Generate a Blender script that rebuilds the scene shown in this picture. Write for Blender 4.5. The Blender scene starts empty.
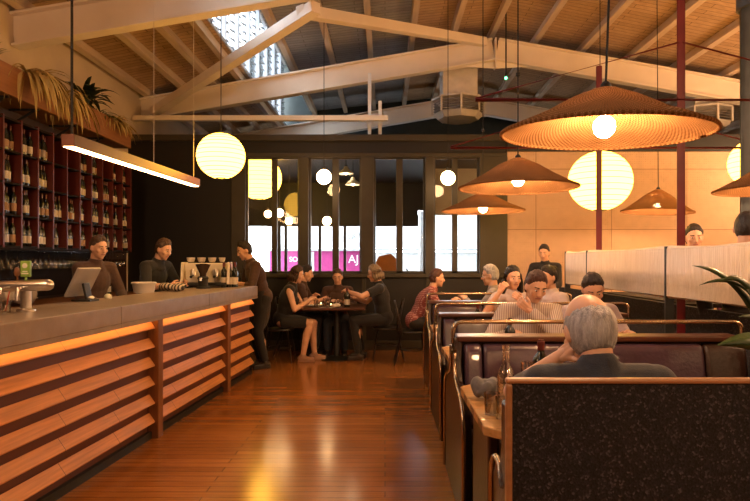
# strengths of the lamps, seen and added, the sky and the exposure
P_BULB, P_PAPER, P_OPAL, P_SKY, P_EXP = 230.0, 7.6, 17.0, 9.0, 1.0
P_LINE = 11.0
import bpy, bmesh, math, random
from mathutils import Vector, Matrix, Euler
random.seed(7)
R = math.radians
PI = math.pi
sc = bpy.context.scene
C = sc.collection
F = 580.0          # focal length in pixels of the 750x501 frame
EYE = 1.42
def X(px, Y): return (px - 385.0) / F * Y
def Z(py, Y): return EYE + (261.0 - py) / F * Y

# ------------------------------------------------------------------ materials
MATS = {}
def nt(name):
    m = bpy.data.materials.new(name); m.use_nodes = True
    t = m.node_tree; t.nodes.clear()
    out = t.nodes.new('ShaderNodeOutputMaterial')
    return m, t, out
def N(t, kind, **kw):
    n = t.nodes.new(kind)
    for k, v in kw.items():
        if k in n.inputs: n.inputs[k].default_value = v
        else: setattr(n, k, v)
    return n
def col(c): return (c[0], c[1], c[2], 1.0)
def mat(name, c, rough=0.5, metal=0.0, c2=None, scale=8.0, stretch=(1, 1, 1), bump=0.0, bscale=None, spec=0.5, detail=4.0, contrast=(0.3, 0.7), coat=0.0, sheen=0.0, trans=0.0):
    if name in MATS: return MATS[name]
    m, t, out = nt(name)
    b = N(t, 'ShaderNodeBsdfPrincipled'); t.links.new(b.outputs[0], out.inputs[0])
    b.inputs['Roughness'].default_value = rough; b.inputs['Metallic'].default_value = metal
    b.inputs['Specular IOR Level'].default_value = spec
    b.inputs['Coat Weight'].default_value = coat; b.inputs['Sheen Weight'].default_value = sheen
    if trans: b.inputs['Transmission Weight'].default_value = trans
    c2 = c2 or tuple(v * 0.8 for v in c)
    tc = N(t, 'ShaderNodeTexCoord'); mp = N(t, 'ShaderNodeMapping'); mp.inputs['Scale'].default_value = stretch
    t.links.new(tc.outputs['Object'], mp.inputs[0])
    nz = N(t, 'ShaderNodeTexNoise', Scale=scale, Detail=detail); t.links.new(mp.outputs[0], nz.inputs['Vector'])
    cr = N(t, 'ShaderNodeValToRGB'); t.links.new(nz.outputs[0], cr.inputs[0])
    cr.color_ramp.elements[0].position = contrast[0]; cr.color_ramp.elements[1].position = contrast[1]
    cr.color_ramp.elements[0].color = col(c2); cr.color_ramp.elements[1].color = col(c)
    t.links.new(cr.outputs[0], b.inputs['Base Color'])
    if bump:
        n2 = N(t, 'ShaderNodeTexNoise', Scale=bscale or scale * 3, Detail=3.0); t.links.new(mp.outputs[0], n2.inputs['Vector'])
        bp = N(t, 'ShaderNodeBump', Strength=bump, Distance=0.01); t.links.new(n2.outputs[0], bp.inputs['Height'])
        t.links.new(bp.outputs[0], b.inputs['Normal'])
    MATS[name] = m
    return m
def emit(name, c, s):
    if name in MATS: return MATS[name]
    m, t, out = nt(name)
    e = N(t, 'ShaderNodeEmission', Strength=s); e.inputs[0].default_value = col(c)
    t.links.new(e.outputs[0], out.inputs[0]); MATS[name] = m
    return m
def glassy(name, tint=(1, 1, 1), refl=0.08, rough=0.02):
    """thin clear glass: lets light straight through, mirrors a little of the room"""
    if name in MATS: return MATS[name]
    m, t, out = nt(name)
    tr = N(t, 'ShaderNodeBsdfTransparent'); tr.inputs[0].default_value = col(tint)
    gl = N(t, 'ShaderNodeBsdfGlossy', Roughness=rough)
    lw = N(t, 'ShaderNodeLayerWeight', Blend=0.25)
    mx = N(t, 'ShaderNodeMixShader'); ma = N(t, 'ShaderNodeMath', operation='MULTIPLY_ADD')
    ma.inputs[1].default_value = 0.5; ma.inputs[2].default_value = refl
    t.links.new(lw.outputs['Fresnel'], ma.inputs[0]); t.links.new(ma.outputs[0], mx.inputs[0])
    t.links.new(tr.outputs[0], mx.inputs[1]); t.links.new(gl.outputs[0], mx.inputs[2])
    t.links.new(mx.outputs[0], out.inputs[0]); MATS[name] = m
    return m
def planks(name, c, c2, gap, along='X', w=0.09, length=1.6, rough=0.25, bump=0.15, dark=(0.02, 0.01, 0.005), coat=0.0, plane='XY'):
    """boards: brick texture for the joints plus stretched noise for the grain"""
    if name in MATS: return MATS[name]
    m, t, out = nt(name)
    b = N(t, 'ShaderNodeBsdfPrincipled'); t.links.new(b.outputs[0], out.inputs[0])
    b.inputs['Coat Weight'].default_value = coat; b.inputs['Coat Roughness'].default_value = 0.15
    tc = N(t, 'ShaderNodeTexCoord'); mp = N(t, 'ShaderNodeMapping')
    if along == 'Y': mp.inputs['Rotation'].default_value = (0, 0, R(90))
    if plane == 'YZ': mp.inputs['Rotation'].default_value = (R(90), 0, R(90))
    t.links.new(tc.outputs['Object'], mp.inputs[0])
    br = N(t, 'ShaderNodeTexBrick', Scale=1.0); br.inputs['Mortar Size'].default_value = gap
    br.inputs['Brick Width'].default_value = length; br.inputs['Row Height'].default_value = w
    br.inputs['Color1'].default_value = col(c); br.inputs['Color2'].default_value = col(c2); br.inputs['Mortar'].default_value = col(dark)
    br.inputs['Bias'].default_value = 0.0
    t.links.new(mp.outputs[0], br.inputs['Vector'])
    m2 = N(t, 'ShaderNodeMapping'); m2.inputs['Scale'].default_value = (1.5, 30, 30)
    t.links.new(mp.outputs[0], m2.inputs[0])
    nz = N(t, 'ShaderNodeTexNoise', Scale=2.0, Detail=5.0); t.links.new(m2.outputs[0], nz.inputs['Vector'])
    mx = N(t, 'ShaderNodeMix', data_type='RGBA', blend_type='MULTIPLY'); mx.inputs[0].default_value = 0.55
    cr = N(t, 'ShaderNodeValToRGB'); cr.color_ramp.elements[0].position = 0.3; cr.color_ramp.elements[1].position = 0.7
    cr.color_ramp.elements[0].color = (0.45, 0.4, 0.35, 1)
    t.links.new(nz.outputs[0], cr.inputs[0])
    t.links.new(br.outputs['Color'], mx.inputs[6]); t.links.new(cr.outputs[0], mx.inputs[7])
    t.links.new(mx.outputs[2], b.inputs['Base Color'])
    rr = N(t, 'ShaderNodeMapRange'); rr.inputs['To Min'].default_value = rough * 0.8; rr.inputs['To Max'].default_value = rough * 1.3
    t.links.new(nz.outputs[0], rr.inputs[0]); t.links.new(rr.outputs[0], b.inputs['Roughness'])
    bp = N(t, 'ShaderNodeBump', Strength=bump, Distance=0.004); t.links.new(br.outputs['Fac'], bp.inputs['Height']); bp.invert = True
    t.links.new(bp.outputs[0], b.inputs['Normal'])
    MATS[name] = m
    return m

# ------------------------------------------------------------------ mesh builder
def frame(d, up=Vector((0, 0, 1))):
    d = Vector(d).normalized()
    if abs(d.dot(up)) > 0.98: up = Vector((0, 1, 0))
    x = d.cross(up).normalized(); y = x.cross(d).normalized()
    return x, y, d
class MB:
    def __init__(s): s.v = []; s.f = []; s.m = []; s.mi = 0
    def add(s, vs, fs):
        b = len(s.v); s.v.extend(Vector(v) for v in vs)
        for f in fs: s.f.append(tuple(b + i for i in f)); s.m.append(s.mi)
        return s
    def box(s, x0, x1, y0, y1, z0, z1, M=None):
        vs = [Vector((x, y, z)) for z in (z0, z1) for y in (y0, y1) for x in (x0, x1)]
        if M: vs = [M @ v for v in vs]
        return s.add(vs, [(0, 2, 3, 1), (4, 5, 7, 6), (0, 1, 5, 4), (2, 6, 7, 3), (0, 4, 6, 2), (1, 3, 7, 5)])
    def bar(s, a, b, w, h, up=Vector((0, 0, 1))):
        a, b = Vector(a), Vector(b); x, y, d = frame(b - a, up)
        vs = [p + x * i * w / 2 + y * j * h / 2 for p in (a, b) for i, j in ((-1, -1), (1, -1), (1, 1), (-1, 1))]
        return s.add(vs, [(3, 2, 1, 0), (4, 5, 6, 7), (0, 1, 5, 4), (1, 2, 6, 5), (2, 3, 7, 6), (3, 0, 4, 7)])
    def tube(s, pts, r, n=10, closed=False):
        pts = [Vector(p) for p in pts]; k = len(pts)
        rr = r if isinstance(r, (list, tuple)) else [r] * k
        vs = []; px = None
        for i, p in enumerate(pts):
            if closed: d = (pts[(i + 1) % k] - pts[i - 1])
            else: d = pts[min(i + 1, k - 1)] - pts[max(i - 1, 0)]
            if d.length < 1e-9: d = Vector((0, 0, 1))
            d.normalize()
            if px is None: x, y, _ = frame(d)
            else:
                x = (px - d * px.dot(d))
                x = x.normalized() if x.length > 1e-6 else frame(d)[0]
                y = d.cross(x)
            px = x
            for j in range(n):
                a = 2 * PI * j / n
                vs.append(p + (x * math.cos(a) + y * math.sin(a)) * rr[i])
        fs = []
        for i in range(k if closed else k - 1):
            i2 = (i + 1) % k
            for j in range(n):
                j2 = (j + 1) % n
                fs.append((i * n + j, i * n + j2, i2 * n + j2, i2 * n + j))
        if not closed:
            fs.append(tuple(range(n - 1, -1, -1))); fs.append(tuple((k - 1) * n + j for j in range(n)))
        return s.add(vs, fs)
    def lathe(s, prof, n=24, o=(0, 0, 0), M=None, cap=True):
        o = Vector(o); vs = []; k = len(prof)
        for r, z in prof:
            for j in range(n):
                a = 2 * PI * j / n
                v = Vector((r * math.cos(a), r * math.sin(a), z))
                vs.append((M @ v if M else v) + o)
        fs = []
        for i in range(k - 1):
            for j in range(n):
                j2 = (j + 1) % n
                fs.append((i * n + j, i * n + j2, (i + 1) * n + j2, (i + 1) * n + j))
        if cap:
            fs.append(tuple(range(n - 1, -1, -1))); fs.append(tuple((k - 1) * n + j for j in range(n)))
        return s.add(vs, fs)
    def ell(s, c, r, M=None, n=20, m=12, fn=None):
        c = Vector(c); vs = []; fs = []
        for i in range(1, m):
            th = PI * i / m
            for j in range(n):
                a = 2 * PI * j / n
                u = Vector((math.sin(th) * math.cos(a), math.sin(th) * math.sin(a), math.cos(th)))
                k = fn(u) if fn else 1.0
                v = Vector((u.x * r[0], u.y * r[1], u.z * r[2])) * k
                vs.append((M @ v if M else v) + c)
        for sgn in (1, -1):
            u = Vector((0, 0, sgn)); k = fn(u) if fn else 1.0
            v = Vector((0, 0, sgn * r[2])) * k
            vs.append((M @ v if M else v) + c)
        t, b = len(vs) - 2, len(vs) - 1
        for j in range(n):
            j2 = (j + 1) % n
            fs.append((t, j, j2)); fs.append((b, (m - 2) * n + j2, (m - 2) * n + j))
            for i in range(m - 2):
                fs.append((i * n + j, (i + 1) * n + j, (i + 1) * n + j2, i * n + j2))
        return s.add(vs, fs)
    def cone(s, a, b, ra, rb, n=14, round_=True, cap=4):
        """tapered limb from a to b, round ends unless told otherwise"""
        a, b = Vector(a), Vector(b); x, y, d = frame(b - a); L = (b - a).length
        prof = []
        if round_:
            for i in range(cap): t = PI / 2 * i / cap; prof.append((-ra * math.cos(t), max(ra * math.sin(t), 1e-4)))
        prof += [(0, ra), (L, rb)]
        if round_:
            for i in range(1, cap + 1): t = PI / 2 * i / cap; prof.append((L + rb * math.sin(t), max(rb * math.cos(t), 1e-4)))
        vs = [a + d * h + (x * math.cos(2 * PI * j / n) + y * math.sin(2 * PI * j / n)) * r for h, r in prof for j in range(n)]
        k = len(prof); fs = []
        for i in range(k - 1):
            for j in range(n):
                j2 = (j + 1) % n
                fs.append((i * n + j, i * n + j2, (i + 1) * n + j2, (i + 1) * n + j))
        fs.append(tuple(range(n - 1, -1, -1))); fs.append(tuple((k - 1) * n + j for j in range(n)))
        return s.add(vs, fs)
    def prism(s, poly, a0, a1, axis='x'):
        """polygon (two coords) pushed along an axis from a0 to a1"""
        def p(u, v, a): return (a, u, v) if axis == 'x' else (u, a, v) if axis == 'y' else (u, v, a)
        n = len(poly)
        vs = [p(u, v, a0) for u, v in poly] + [p(u, v, a1) for u, v in poly]
        fs = [tuple(range(n - 1, -1, -1)), tuple(range(n, 2 * n))] + [(i, (i + 1) % n, n + (i + 1) % n, n + i) for i in range(n)]
        return s.add(vs, fs)
    def mesh(s, name):
        me = bpy.data.meshes.new(name); me.from_pydata([tuple(v) for v in s.v], [], s.f)
        me.polygons.foreach_set('material_index', s.m)
        bm = bmesh.new(); bm.from_mesh(me); bmesh.ops.recalc_face_normals(bm, faces=bm.faces); bm.to_mesh(me); bm.free()
        return me
    def build(s, name, mats, parent=None, smooth=False, bevel=0.0, seg=2, auto=None):
        me = s.mesh(name)
        for m in (mats if isinstance(mats, (list, tuple)) else [mats]): me.materials.append(m)
        if smooth: me.polygons.foreach_set('use_smooth', [True] * len(me.polygons))
        o = bpy.data.objects.new(name, me); C.objects.link(o)
        if parent: o.parent = parent
        if bevel:
            b = o.modifiers.new('bevel', 'BEVEL'); b.width = bevel; b.segments = seg; b.limit_method = 'ANGLE'; b.angle_limit = R(40)
            b.harden_normals = False
        if smooth and name not in ('body', 'hair', 'shirt', 'trousers', 'dress', 'shoe', 'apron', 'foliage'):
            me.set_sharp_from_angle(angle=R(auto or 65))
        return o
def tag(o, label, cat, group=None, kind=None):
    o['label'] = label; o['category'] = cat
    if group: o['group'] = group
    if kind: o['kind'] = kind
    return o
def thing(name, label, cat, loc=(0, 0, 0), rz=0.0, group=None):
    o = bpy.data.objects.new(name, None); C.objects.link(o); o.empty_display_size = 0.1
    o.location = loc; o.rotation_euler = (0, 0, rz)
    return tag(o, label, cat, group)
def struct(o, label=None, cat=None):
    o['kind'] = 'structure'
    if label: o['label'] = label; o['category'] = cat
    return o
def dup(o, loc=None, rz=None, label=None, parent=None):
    c = o.copy(); C.objects.link(c)
    if parent is not None: c.parent = parent
    if loc is not None: c.location = loc
    if rz is not None: c.rotation_euler = (0, 0, rz)
    if label: c['label'] = label
    for ch in list(o.children): dup(ch, parent=c)
    return c
def rm(mb, voxel, smooth=2, fac=0.5):
    """join overlapping closed shapes into one continuous surface"""
    o = bpy.data.objects.new('tmp', mb.mesh('tmp')); C.objects.link(o)
    r = o.modifiers.new('r', 'REMESH'); r.mode = 'VOXEL'; r.voxel_size = voxel; r.use_smooth_shade = True
    if smooth:
        q = o.modifiers.new('s', 'SMOOTH'); q.iterations = smooth; q.factor = fac
    dg = bpy.context.evaluated_depsgraph_get(); dg.update()
    me = bpy.data.meshes.new_from_object(o.evaluated_get(dg))
    old = o.data; bpy.data.objects.remove(o); bpy.data.meshes.remove(old)
    return me
def me_into(mb, me):
    mb.add([v.co.copy() for v in me.vertices], [tuple(p.vertices) for p in me.polygons]); bpy.data.meshes.remove(me)
ORD = 'first second third fourth fifth sixth seventh eighth ninth tenth eleventh twelfth'.split()
CH1 = (X(284, 8.35), 8.25, 0); CH2 = (X(384, 8.4), 8.42, 0); CH3 = (-1.37, 8.82, 0); CH5 = (X(415, 8.0), 8.0, 0)
BULB2 = emit('small_bulb', (1.0, 0.7, 0.4), 30.0)
LINE = emit('linear_glow', (1.0, 0.58, 0.24), P_LINE)
import mathutils.noise as mnoise
# ------------------------------------------------------------------ people
SKIN = mat('skin', (0.72, 0.42, 0.28), 0.45, c2=(0.62, 0.33, 0.21), scale=14)
LIP = mat('lips', (0.45, 0.16, 0.13), 0.4)
EYEW = mat('eye_white', (0.75, 0.72, 0.68), 0.2)
IRIS = mat('iris', (0.04, 0.025, 0.02), 0.2)
BROW = mat('brow', (0.05, 0.03, 0.02), 0.7)
def hairm(name, c):
    return mat(name, c, 0.5, c2=tuple(v * 0.45 for v in c), scale=9, stretch=(8, 8, 1.2), bump=0.8, bscale=26)
H_DARK = hairm('hair_dark', (0.025, 0.015, 0.012)); H_BROWN = hairm('hair_brown', (0.09, 0.045, 0.025))
H_GREY = hairm('hair_grey', (0.52, 0.50, 0.51)); H_BLOND = hairm('hair_fair', (0.32, 0.22, 0.13)); H_RED = hairm('hair_auburn', (0.10, 0.035, 0.02))
def cloth(name, c, c2=None, scale=30, **k): return mat(name, c, 0.85, c2=c2, scale=scale, bump=0.25, bscale=220, sheen=0.15, **k)
def stripes(name, c, c2, f=40.0, axis='X', plaid=False):
    if name in MATS: return MATS[name]
    m, t, out = nt(name); b = N(t, 'ShaderNodeBsdfPrincipled', Roughness=0.85); t.links.new(b.outputs[0], out.inputs[0])
    tc = N(t, 'ShaderNodeTexCoord')
    w = N(t, 'ShaderNodeTexWave', Scale=f, Distortion=0.6); w.bands_direction = axis; t.links.new(tc.outputs['Object'], w.inputs[0])
    mx = N(t, 'ShaderNodeMix', data_type='RGBA'); mx.inputs[6].default_value = col(c); mx.inputs[7].default_value = col(c2)
    f1 = w.outputs['Fac']
    if plaid:
        w2 = N(t, 'ShaderNodeTexWave', Scale=f, Distortion=0.6); w2.bands_direction = 'Z'; t.links.new(tc.outputs['Object'], w2.inputs[0])
        ml = N(t, 'ShaderNodeMath', operation='MULTIPLY'); t.links.new(f1, ml.inputs[0]); t.links.new(w2.outputs['Fac'], ml.inputs[1]); f1 = ml.outputs[0]
    cr = N(t, 'ShaderNodeValToRGB'); cr.color_ramp.elements[0].position = 0.35; cr.color_ramp.elements[1].position = 0.6
    t.links.new(f1, cr.inputs[0]); t.links.new(cr.outputs[0], mx.inputs[0]); t.links.new(mx.outputs[2], b.inputs['Base Color'])
    MATS[name] = m
    return m
def ik(S, T, l1, l2, pole):
    S, T = Vector(S), Vector(T); d = T - S; L = d.length
    mx = (l1 + l2) * 0.995
    if L > mx: T = S + d.normalized() * mx; d = T - S; L = mx
    a = (l1 * l1 - l2 * l2 + L * L) / (2 * L); h = math.sqrt(max(l1 * l1 - a * a, 0))
    u = d.normalized(); p = Vector(pole); p = p - u * p.dot(u); p.normalize()
    return S + u * a + p * h, T
def hand(mb, W, d, palm, side, curl=0.5, k=1.0):
    """palm, four unequal bent fingers and a thumb, from wrist W along d, palm facing the given way"""
    y = Vector(d).normalized(); z = -Vector(palm); z = (z - y * z.dot(y)).normalized(); x = y.cross(z) * side   # x points to the thumb side
    P = lambda a, b, c: W + (x * a + y * b + z * c) * k
    for a in (-0.022, 0.0, 0.022): mb.cone(P(a * 0.7, 0.0, 0), P(a, 0.075, 0), 0.016 * k, 0.014 * k, n=10)
    for i, (a, L) in enumerate(((0.030, 0.068), (0.010, 0.078), (-0.010, 0.072), (-0.029, 0.056))):
        p = P(a, 0.080, 0); ang = R(12) + curl * R(35)
        dirs = y
        for s, fr in enumerate((0.45, 0.32, 0.23)):
            dd = (y * math.cos(ang) - z * math.sin(ang)) * 1.0 + x * (a * 1.5)
            q = p + dd.normalized() * L * fr * k
            mb.cone(p, q, (0.0092 - s * 0.0008) * k, (0.0086 - s * 0.001) * k, n=8, cap=3); p = q
            ang += curl * R(42)
    p = P(0.020, 0.015, -0.004); q = P(0.050, 0.045, -0.014); r_ = P(0.056, 0.074, -0.022 - 0.012 * curl); 
    mb.cone(p, q, 0.014 * k, 0.011 * k, n=8, cap=3); mb.cone(q, r_, 0.0105 * k, 0.0085 * k, n=8, cap=3)
def person(label, loc, face, pose='sit', seat=0.45, lean=10, hpitch=0, hyaw=0, hroll=0, lh=None, rh=None, lpole=(-0.6, -0.5, -0.6), rpole=(0.6, -0.5, -0.6),
           top=None, bottom=None, sleeve='short', legs='trousers', shoes=None, hair='short', hmat=None, vox=0.009, sx=1.0, scale=1.0, knees=None, feet=None,
           twist=0, curl=(0.5, 0.5), palms=(None, None), group=None, glasses=False, hs=1.0, neck=0.115, mask=None, female=False, apron=None):
    """one person; local frame: +Y is where the body faces, +X its right hand, origin on the floor"""
    root = thing('person', label, 'person', loc, face, group); root.scale = (scale,) * 3
    hz = seat + 0.10 if pose == 'sit' else 0.93
    P = Vector((0, 0, hz))
    u = Vector((0, math.sin(R(lean)), math.cos(R(lean)))); u2 = Vector((0, math.sin(R(lean * 1.25)), math.cos(R(lean * 1.25))))
    fwd = Vector((0, u.z, -u.y))
    tw = Matrix.Rotation(R(twist), 3, 'Z')
    Ch = P + u * 0.30; Nk = P + u * 0.30 + u2 * 0.20; sh_c = P + u * 0.30 + u2 * 0.145
    shw = (0.155 if female else 0.18) * sx
    lat = tw @ Vector((1, 0, 0)); S = {-1: sh_c - lat * shw, 1: sh_c + lat * shw}
    HM = Matrix.Rotation(R(-hyaw) , 3, 'Z') @ Matrix.Rotation(R(-(lean * 0.4) - hpitch), 3, 'X') @ Matrix.Rotation(R(hroll), 3, 'Y')
    Hc = Nk + u2 * 0.055 + HM @ Vector((0, 0.025, neck)); HM = HM * hs
    Mt = tw @ Matrix.Rotation(R(-lean), 3, 'X')
    # limbs
    tgt = {-1: lh, 1: rh}; arm = {}
    for s in (-1, 1):
        T = tgt[s] or (S[s] + Vector((s * 0.06, 0.04, -0.52)) if pose == 'stand' else Vector((s * 0.16, 0.36, hz + 0.08)))
        arm[s] = ik(S[s], T, 0.29, 0.255, lpole if s < 0 else rpole)
    leg = {}
    for s in (-1, 1):
        hip = P + Vector((s * 0.09 * sx, 0, -0.01))
        if pose == 'sit':
            kn = Vector((s * 0.13, 0.43, max(hz - 0.02, 0.5)))
            if knees: kn = Vector(knees[0 if s < 0 else 1])
            ft = Vector((s * 0.13, kn.y + 0.02, 0.085))
        else:
            ft = Vector((s * 0.10, -0.01, 0.085)); kn = None
        if feet: ft = Vector(feet[0 if s < 0 else 1])
        if pose != 'sit': kn, ft = ik(hip, ft, 0.43, 0.425, (0, 1, 0))
        leg[s] = (hip, kn, ft)
    fe = 0.94 if female else 1.0
    def torso(mb, g):
        mb.ell(P + Vector((0, -0.01, 0.02)), (0.165 * sx + g, 0.115 * sx + g, 0.12 + g), Mt)
        mb.ell(P + u * 0.16, (0.142 * sx * fe + g, 0.105 * sx + g, 0.16 + g), Mt)
        mb.ell(Ch + u * 0.01, (0.165 * sx * fe + g, 0.118 * sx + g, 0.17 + g), Mt)
        mb.cone(S[-1] + lat * 0.03, S[1] - lat * 0.03, 0.062 + g, 0.062 + g)
        mb.cone(sh_c, Nk + u2 * 0.0, 0.095 + g, 0.062 + g)
        if female:
            for s in (-1, 1): mb.ell(Ch + lat * s * 0.07 + fwd * 0.085, (0.055 + g,) * 3, Mt)
    b = MB(); torso(b, 0.0)
    b.cone(Nk - u2 * 0.04, Hc + HM @ Vector((0, -0.025, -0.05)), 0.058 * fe, 0.054 * fe)
    for s in (-1, 1):
        E, W = arm[s]
        b.cone(S[s], E, 0.053 * fe, 0.040 * fe); b.cone(E, E + (W - E) * 0.35, 0.039 * fe, 0.041 * fe); b.cone(E + (W - E) * 0.35, W, 0.041 * fe, 0.026 * fe)
        d = (W - E).normalized(); b.cone(W, W + d * 0.03, 0.025, 0.022)
        hip, kn, ft = leg[s]
        b.cone(hip, kn, 0.088 * sx, 0.056); cal = kn + (ft - kn) * 0.35 - Vector((0, 0.018, 0))
        b.cone(kn, cal, 0.053, 0.055); b.cone(cal, ft, 0.055, 0.036)
        b.cone(ft + Vector((0, -0.03, -0.04)), ft + Vector((s * 0.01, 0.13, -0.055)), 0.037, 0.028)
    # head
    def hp(x, y, z): return Hc + HM @ Vector((x, y, z))
    b.ell(hp(0, -0.008, 0.012), (0.074, 0.093, 0.106), HM, 24, 16)
    b.ell(hp(0, 0.028, -0.052), (0.056, 0.058, 0.058), HM); b.ell(hp(0, 0.062, -0.095), (0.024, 0.02, 0.018), HM)
    b.cone(hp(0, 0.082, 0.022), hp(0, 0.099, -0.024), 0.009, 0.0145, n=10); b.ell(hp(0, 0.090, -0.028), (0.019, 0.012, 0.010), HM)
    b.cone(hp(-0.036, 0.074, 0.028), hp(0.036, 0.074, 0.028), 0.011, 0.011)
    for s in (-1, 1):
        b.ell(hp(s * 0.042, 0.060, -0.020), (0.022, 0.02, 0.022), HM)
        b.ell(hp(s * 0.077, -0.008, -0.006), (0.010, 0.019, 0.031), HM @ Matrix.Rotation(R(s * 18), 3, 'Z'))
    full = MB(); me_into(full, rm(b, vox, 2))
    hb = MB()
    for i, s in enumerate((-1, 1)):
        E, W = arm[s]; d = (W - E).normalized()
        pn = palms[i] or (Vector((-s * 0.5, 0, -0.8)) if pose == 'sit' else Vector((-s, 0, 0)))
        hand(hb, W + d * 0.02, d, pn, -s, curl[i], 0.95 if female else 1.0)
    me_into(full, rm(hb, 0.0045, 1))
    for s in (-1, 1):
        full.mi = 2; full.ell(hp(s * 0.031, 0.0755, 0.008), (0.0115, 0.0105, 0.0058), HM, 12, 8)
        full.mi = 3; full.ell(hp(s * 0.031, 0.0845, 0.008), (0.0060, 0.0035, 0.0054), HM, 10, 6)
        full.mi = 4; full.cone(hp(s * 0.016, 0.086, 0.031), hp(s * 0.048, 0.074, 0.034), 0.0045, 0.0035, n=8)
    full.mi = 1; full.cone(hp(-0.018, 0.083, -0.056), hp(0.018, 0.083, -0.056), 0.0055, 0.0055, n=8)
    full.build('body', [SKIN, LIP, EYEW, IRIS, BROW], root, smooth=True)
    # clothes
    tb = MB(); torso(tb, 0.014)
    for s in (-1, 1):
        E, W = arm[s]
        if sleeve == 'none': continue
        if sleeve == 'short': tb.cone(S[s], S[s] + (E - S[s]) * 0.62, 0.070, 0.062, n=16, round_=False); tb.ell(S[s], (0.072,) * 3)
        else:
            tb.ell(S[s], (0.070,) * 3); tb.cone(S[s], E, 0.068, 0.056)
            q = W if sleeve == 'long' else E + (W - E) * 0.35
            tb.cone(E, q, 0.055, 0.043 if sleeve == 'long' else 0.05, n=16, round_=False)
    if legs == 'dress':
        for s in (-1, 1):
            hip, kn, ft = leg[s]
            tb.cone(hip, hip + (kn - hip) * 0.86, 0.105, 0.078, round_=False)
        h0, k0, _ = leg[-1]; h1, k1, _ = leg[1]
        tb.cone((h0 + h1) / 2, (h0 + h1) / 2 + ((k0 + k1) / 2 - (h0 + h1) / 2) * 0.84, 0.10, 0.075, round_=False)
    me = rm(tb, max(vox, 0.009), 3); t2 = MB(); me_into(t2, me)
    t2.build('dress' if legs == 'dress' else 'shirt', top, root, smooth=True)
    if legs == 'trousers':
        lb = MB(); lb.ell(P + Vector((0, -0.01, 0.0)), (0.172 * sx, 0.124 * sx, 0.115), Mt)
        for s in (-1, 1):
            hip, kn, ft = leg[s]
            lb.cone(hip, kn, 0.100 * sx, 0.073); lb.cone(kn, ft + (kn - ft) * 0.04, 0.072, 0.055, round_=False); lb.ell(kn, (0.073,) * 3)
        l2 = MB(); me_into(l2, rm(lb, max(vox, 0.010), 3)); l2.build('trousers', bottom, root, smooth=True)
    for s in (-1, 1):
        hip, kn, ft = leg[s]; q = MB()
        q.cone(ft + Vector((0, -0.035, -0.035)), ft + Vector((s * 0.01, 0.14, -0.05)), 0.045, 0.034); q.cone(ft, ft + Vector((0, 0, -0.03)), 0.046, 0.047)
        q.box(-0.04 + ft.x, 0.04 + ft.x, ft.y - 0.07, ft.y + 0.165, ft.z - 0.085, ft.z - 0.065)
        q2 = MB(); me_into(q2, rm(q, 0.010, 2)); q2.build('shoe', shoes or SHOE, root, smooth=True)
    # hair
    hm = hmat or H_DARK
    hx = MB()
    rnd = random.Random(hash(label) & 0xffff if False else len(label) * 31)
    ph = rnd.random() * 6
    def sm(a, b_, x_): x_ = max(0, min(1, (x_ - a) / (b_ - a))); return x_ * x_ * (3 - 2 * x_)
    def cap(uv):
        j = 0.09 * mnoise.noise(uv * 7 + Vector((ph, 0, 0))) + 0.05 * mnoise.noise(uv * 19)
        thr = 0.80 * uv.y - 0.02 + j if uv.y > 0 else 0.62 * uv.y - 0.02 + j
        thr -= 0.30 * max(0, abs(uv.x) - 0.75) * (1 if uv.y > -0.3 else 0) * 4 * 0.6
        k = sm(thr - 0.06, thr + 0.50, uv.z + 0.05)
        if hair == 'fringe':
            k = sm(-0.92, -0.75, uv.z) * (1 - sm(0.02, 0.60, uv.z + j * 1.3)) * (1 - sm(0.15, 0.40, uv.y + j * 2))
            return 0.905 + k * (0.145 + 0.03 * mnoise.noise(Vector((uv.x * 30, uv.y * 30, uv.z * 9))))
        if uv.y < -0.1 and hair != 'fringe': k = max(k, sm(-0.80, -0.62, uv.z))
        amp = (0.15 + 0.10 * max(uv.z, 0)) if hair != 'crop' else 0.10
        tex = 0.07 * mnoise.noise(uv * 4 + Vector((ph, ph, 0))) + 0.05 * mnoise.noise(Vector((uv.x * 16, uv.y * 16, uv.z * 7)) + Vector((0, ph, 0))) + 0.025 * mnoise.noise(Vector((uv.x * 40, uv.y * 40, uv.z * 15)))
        return 0.925 + k * (amp + tex * (0.4 if hair == 'crop' else 1.0))
    hx.ell(hp(0, -0.010, 0.014), (0.0765, 0.096, 0.108), HM, 72, 44, fn=cap)
    if hair == 'long':
        for i in range(15):
            a = R(-25 + 230 * i / 14.0 + 180 - 90 - 180 + 90 + 180 - 90) if False else R(170 + 200 * i / 14.0)
            x0, y0 = math.cos(a), math.sin(a)
            p0 = hp(x0 * 0.070, y0 * 0.085 - 0.01, 0.045); p1 = hp(x0 * 0.090, y0 * 0.100 - 0.015, -0.045)
            p2 = p1 + Vector((x0 * 0.012, -0.02 + 0.01 * math.sin(i * 2.1), -0.10)); p3 = p2 + Vector((0.012 * math.sin(i), -0.005, -0.08))
            hx.tube([p0, p1, p2, p3], [0.022, 0.028, 0.024, 0.008], 8)
    if hair == 'bob':
        for i in range(13):
            a = R(165 + 210 * i / 12.0); x0, y0 = math.cos(a), math.sin(a)
            hx.tube([hp(x0 * 0.07, y0 * 0.085 - 0.01, 0.05), hp(x0 * 0.092, y0 * 0.105 - 0.012, -0.03), hp(x0 * 0.078, y0 * 0.10 - 0.015, -0.105)], [0.02, 0.026, 0.010], 8)
    if hair == 'bun': hx.ell(hp(0, -0.095, 0.075), (0.042, 0.040, 0.040), HM)
    hx.build('hair', hm, root, smooth=True)
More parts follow.
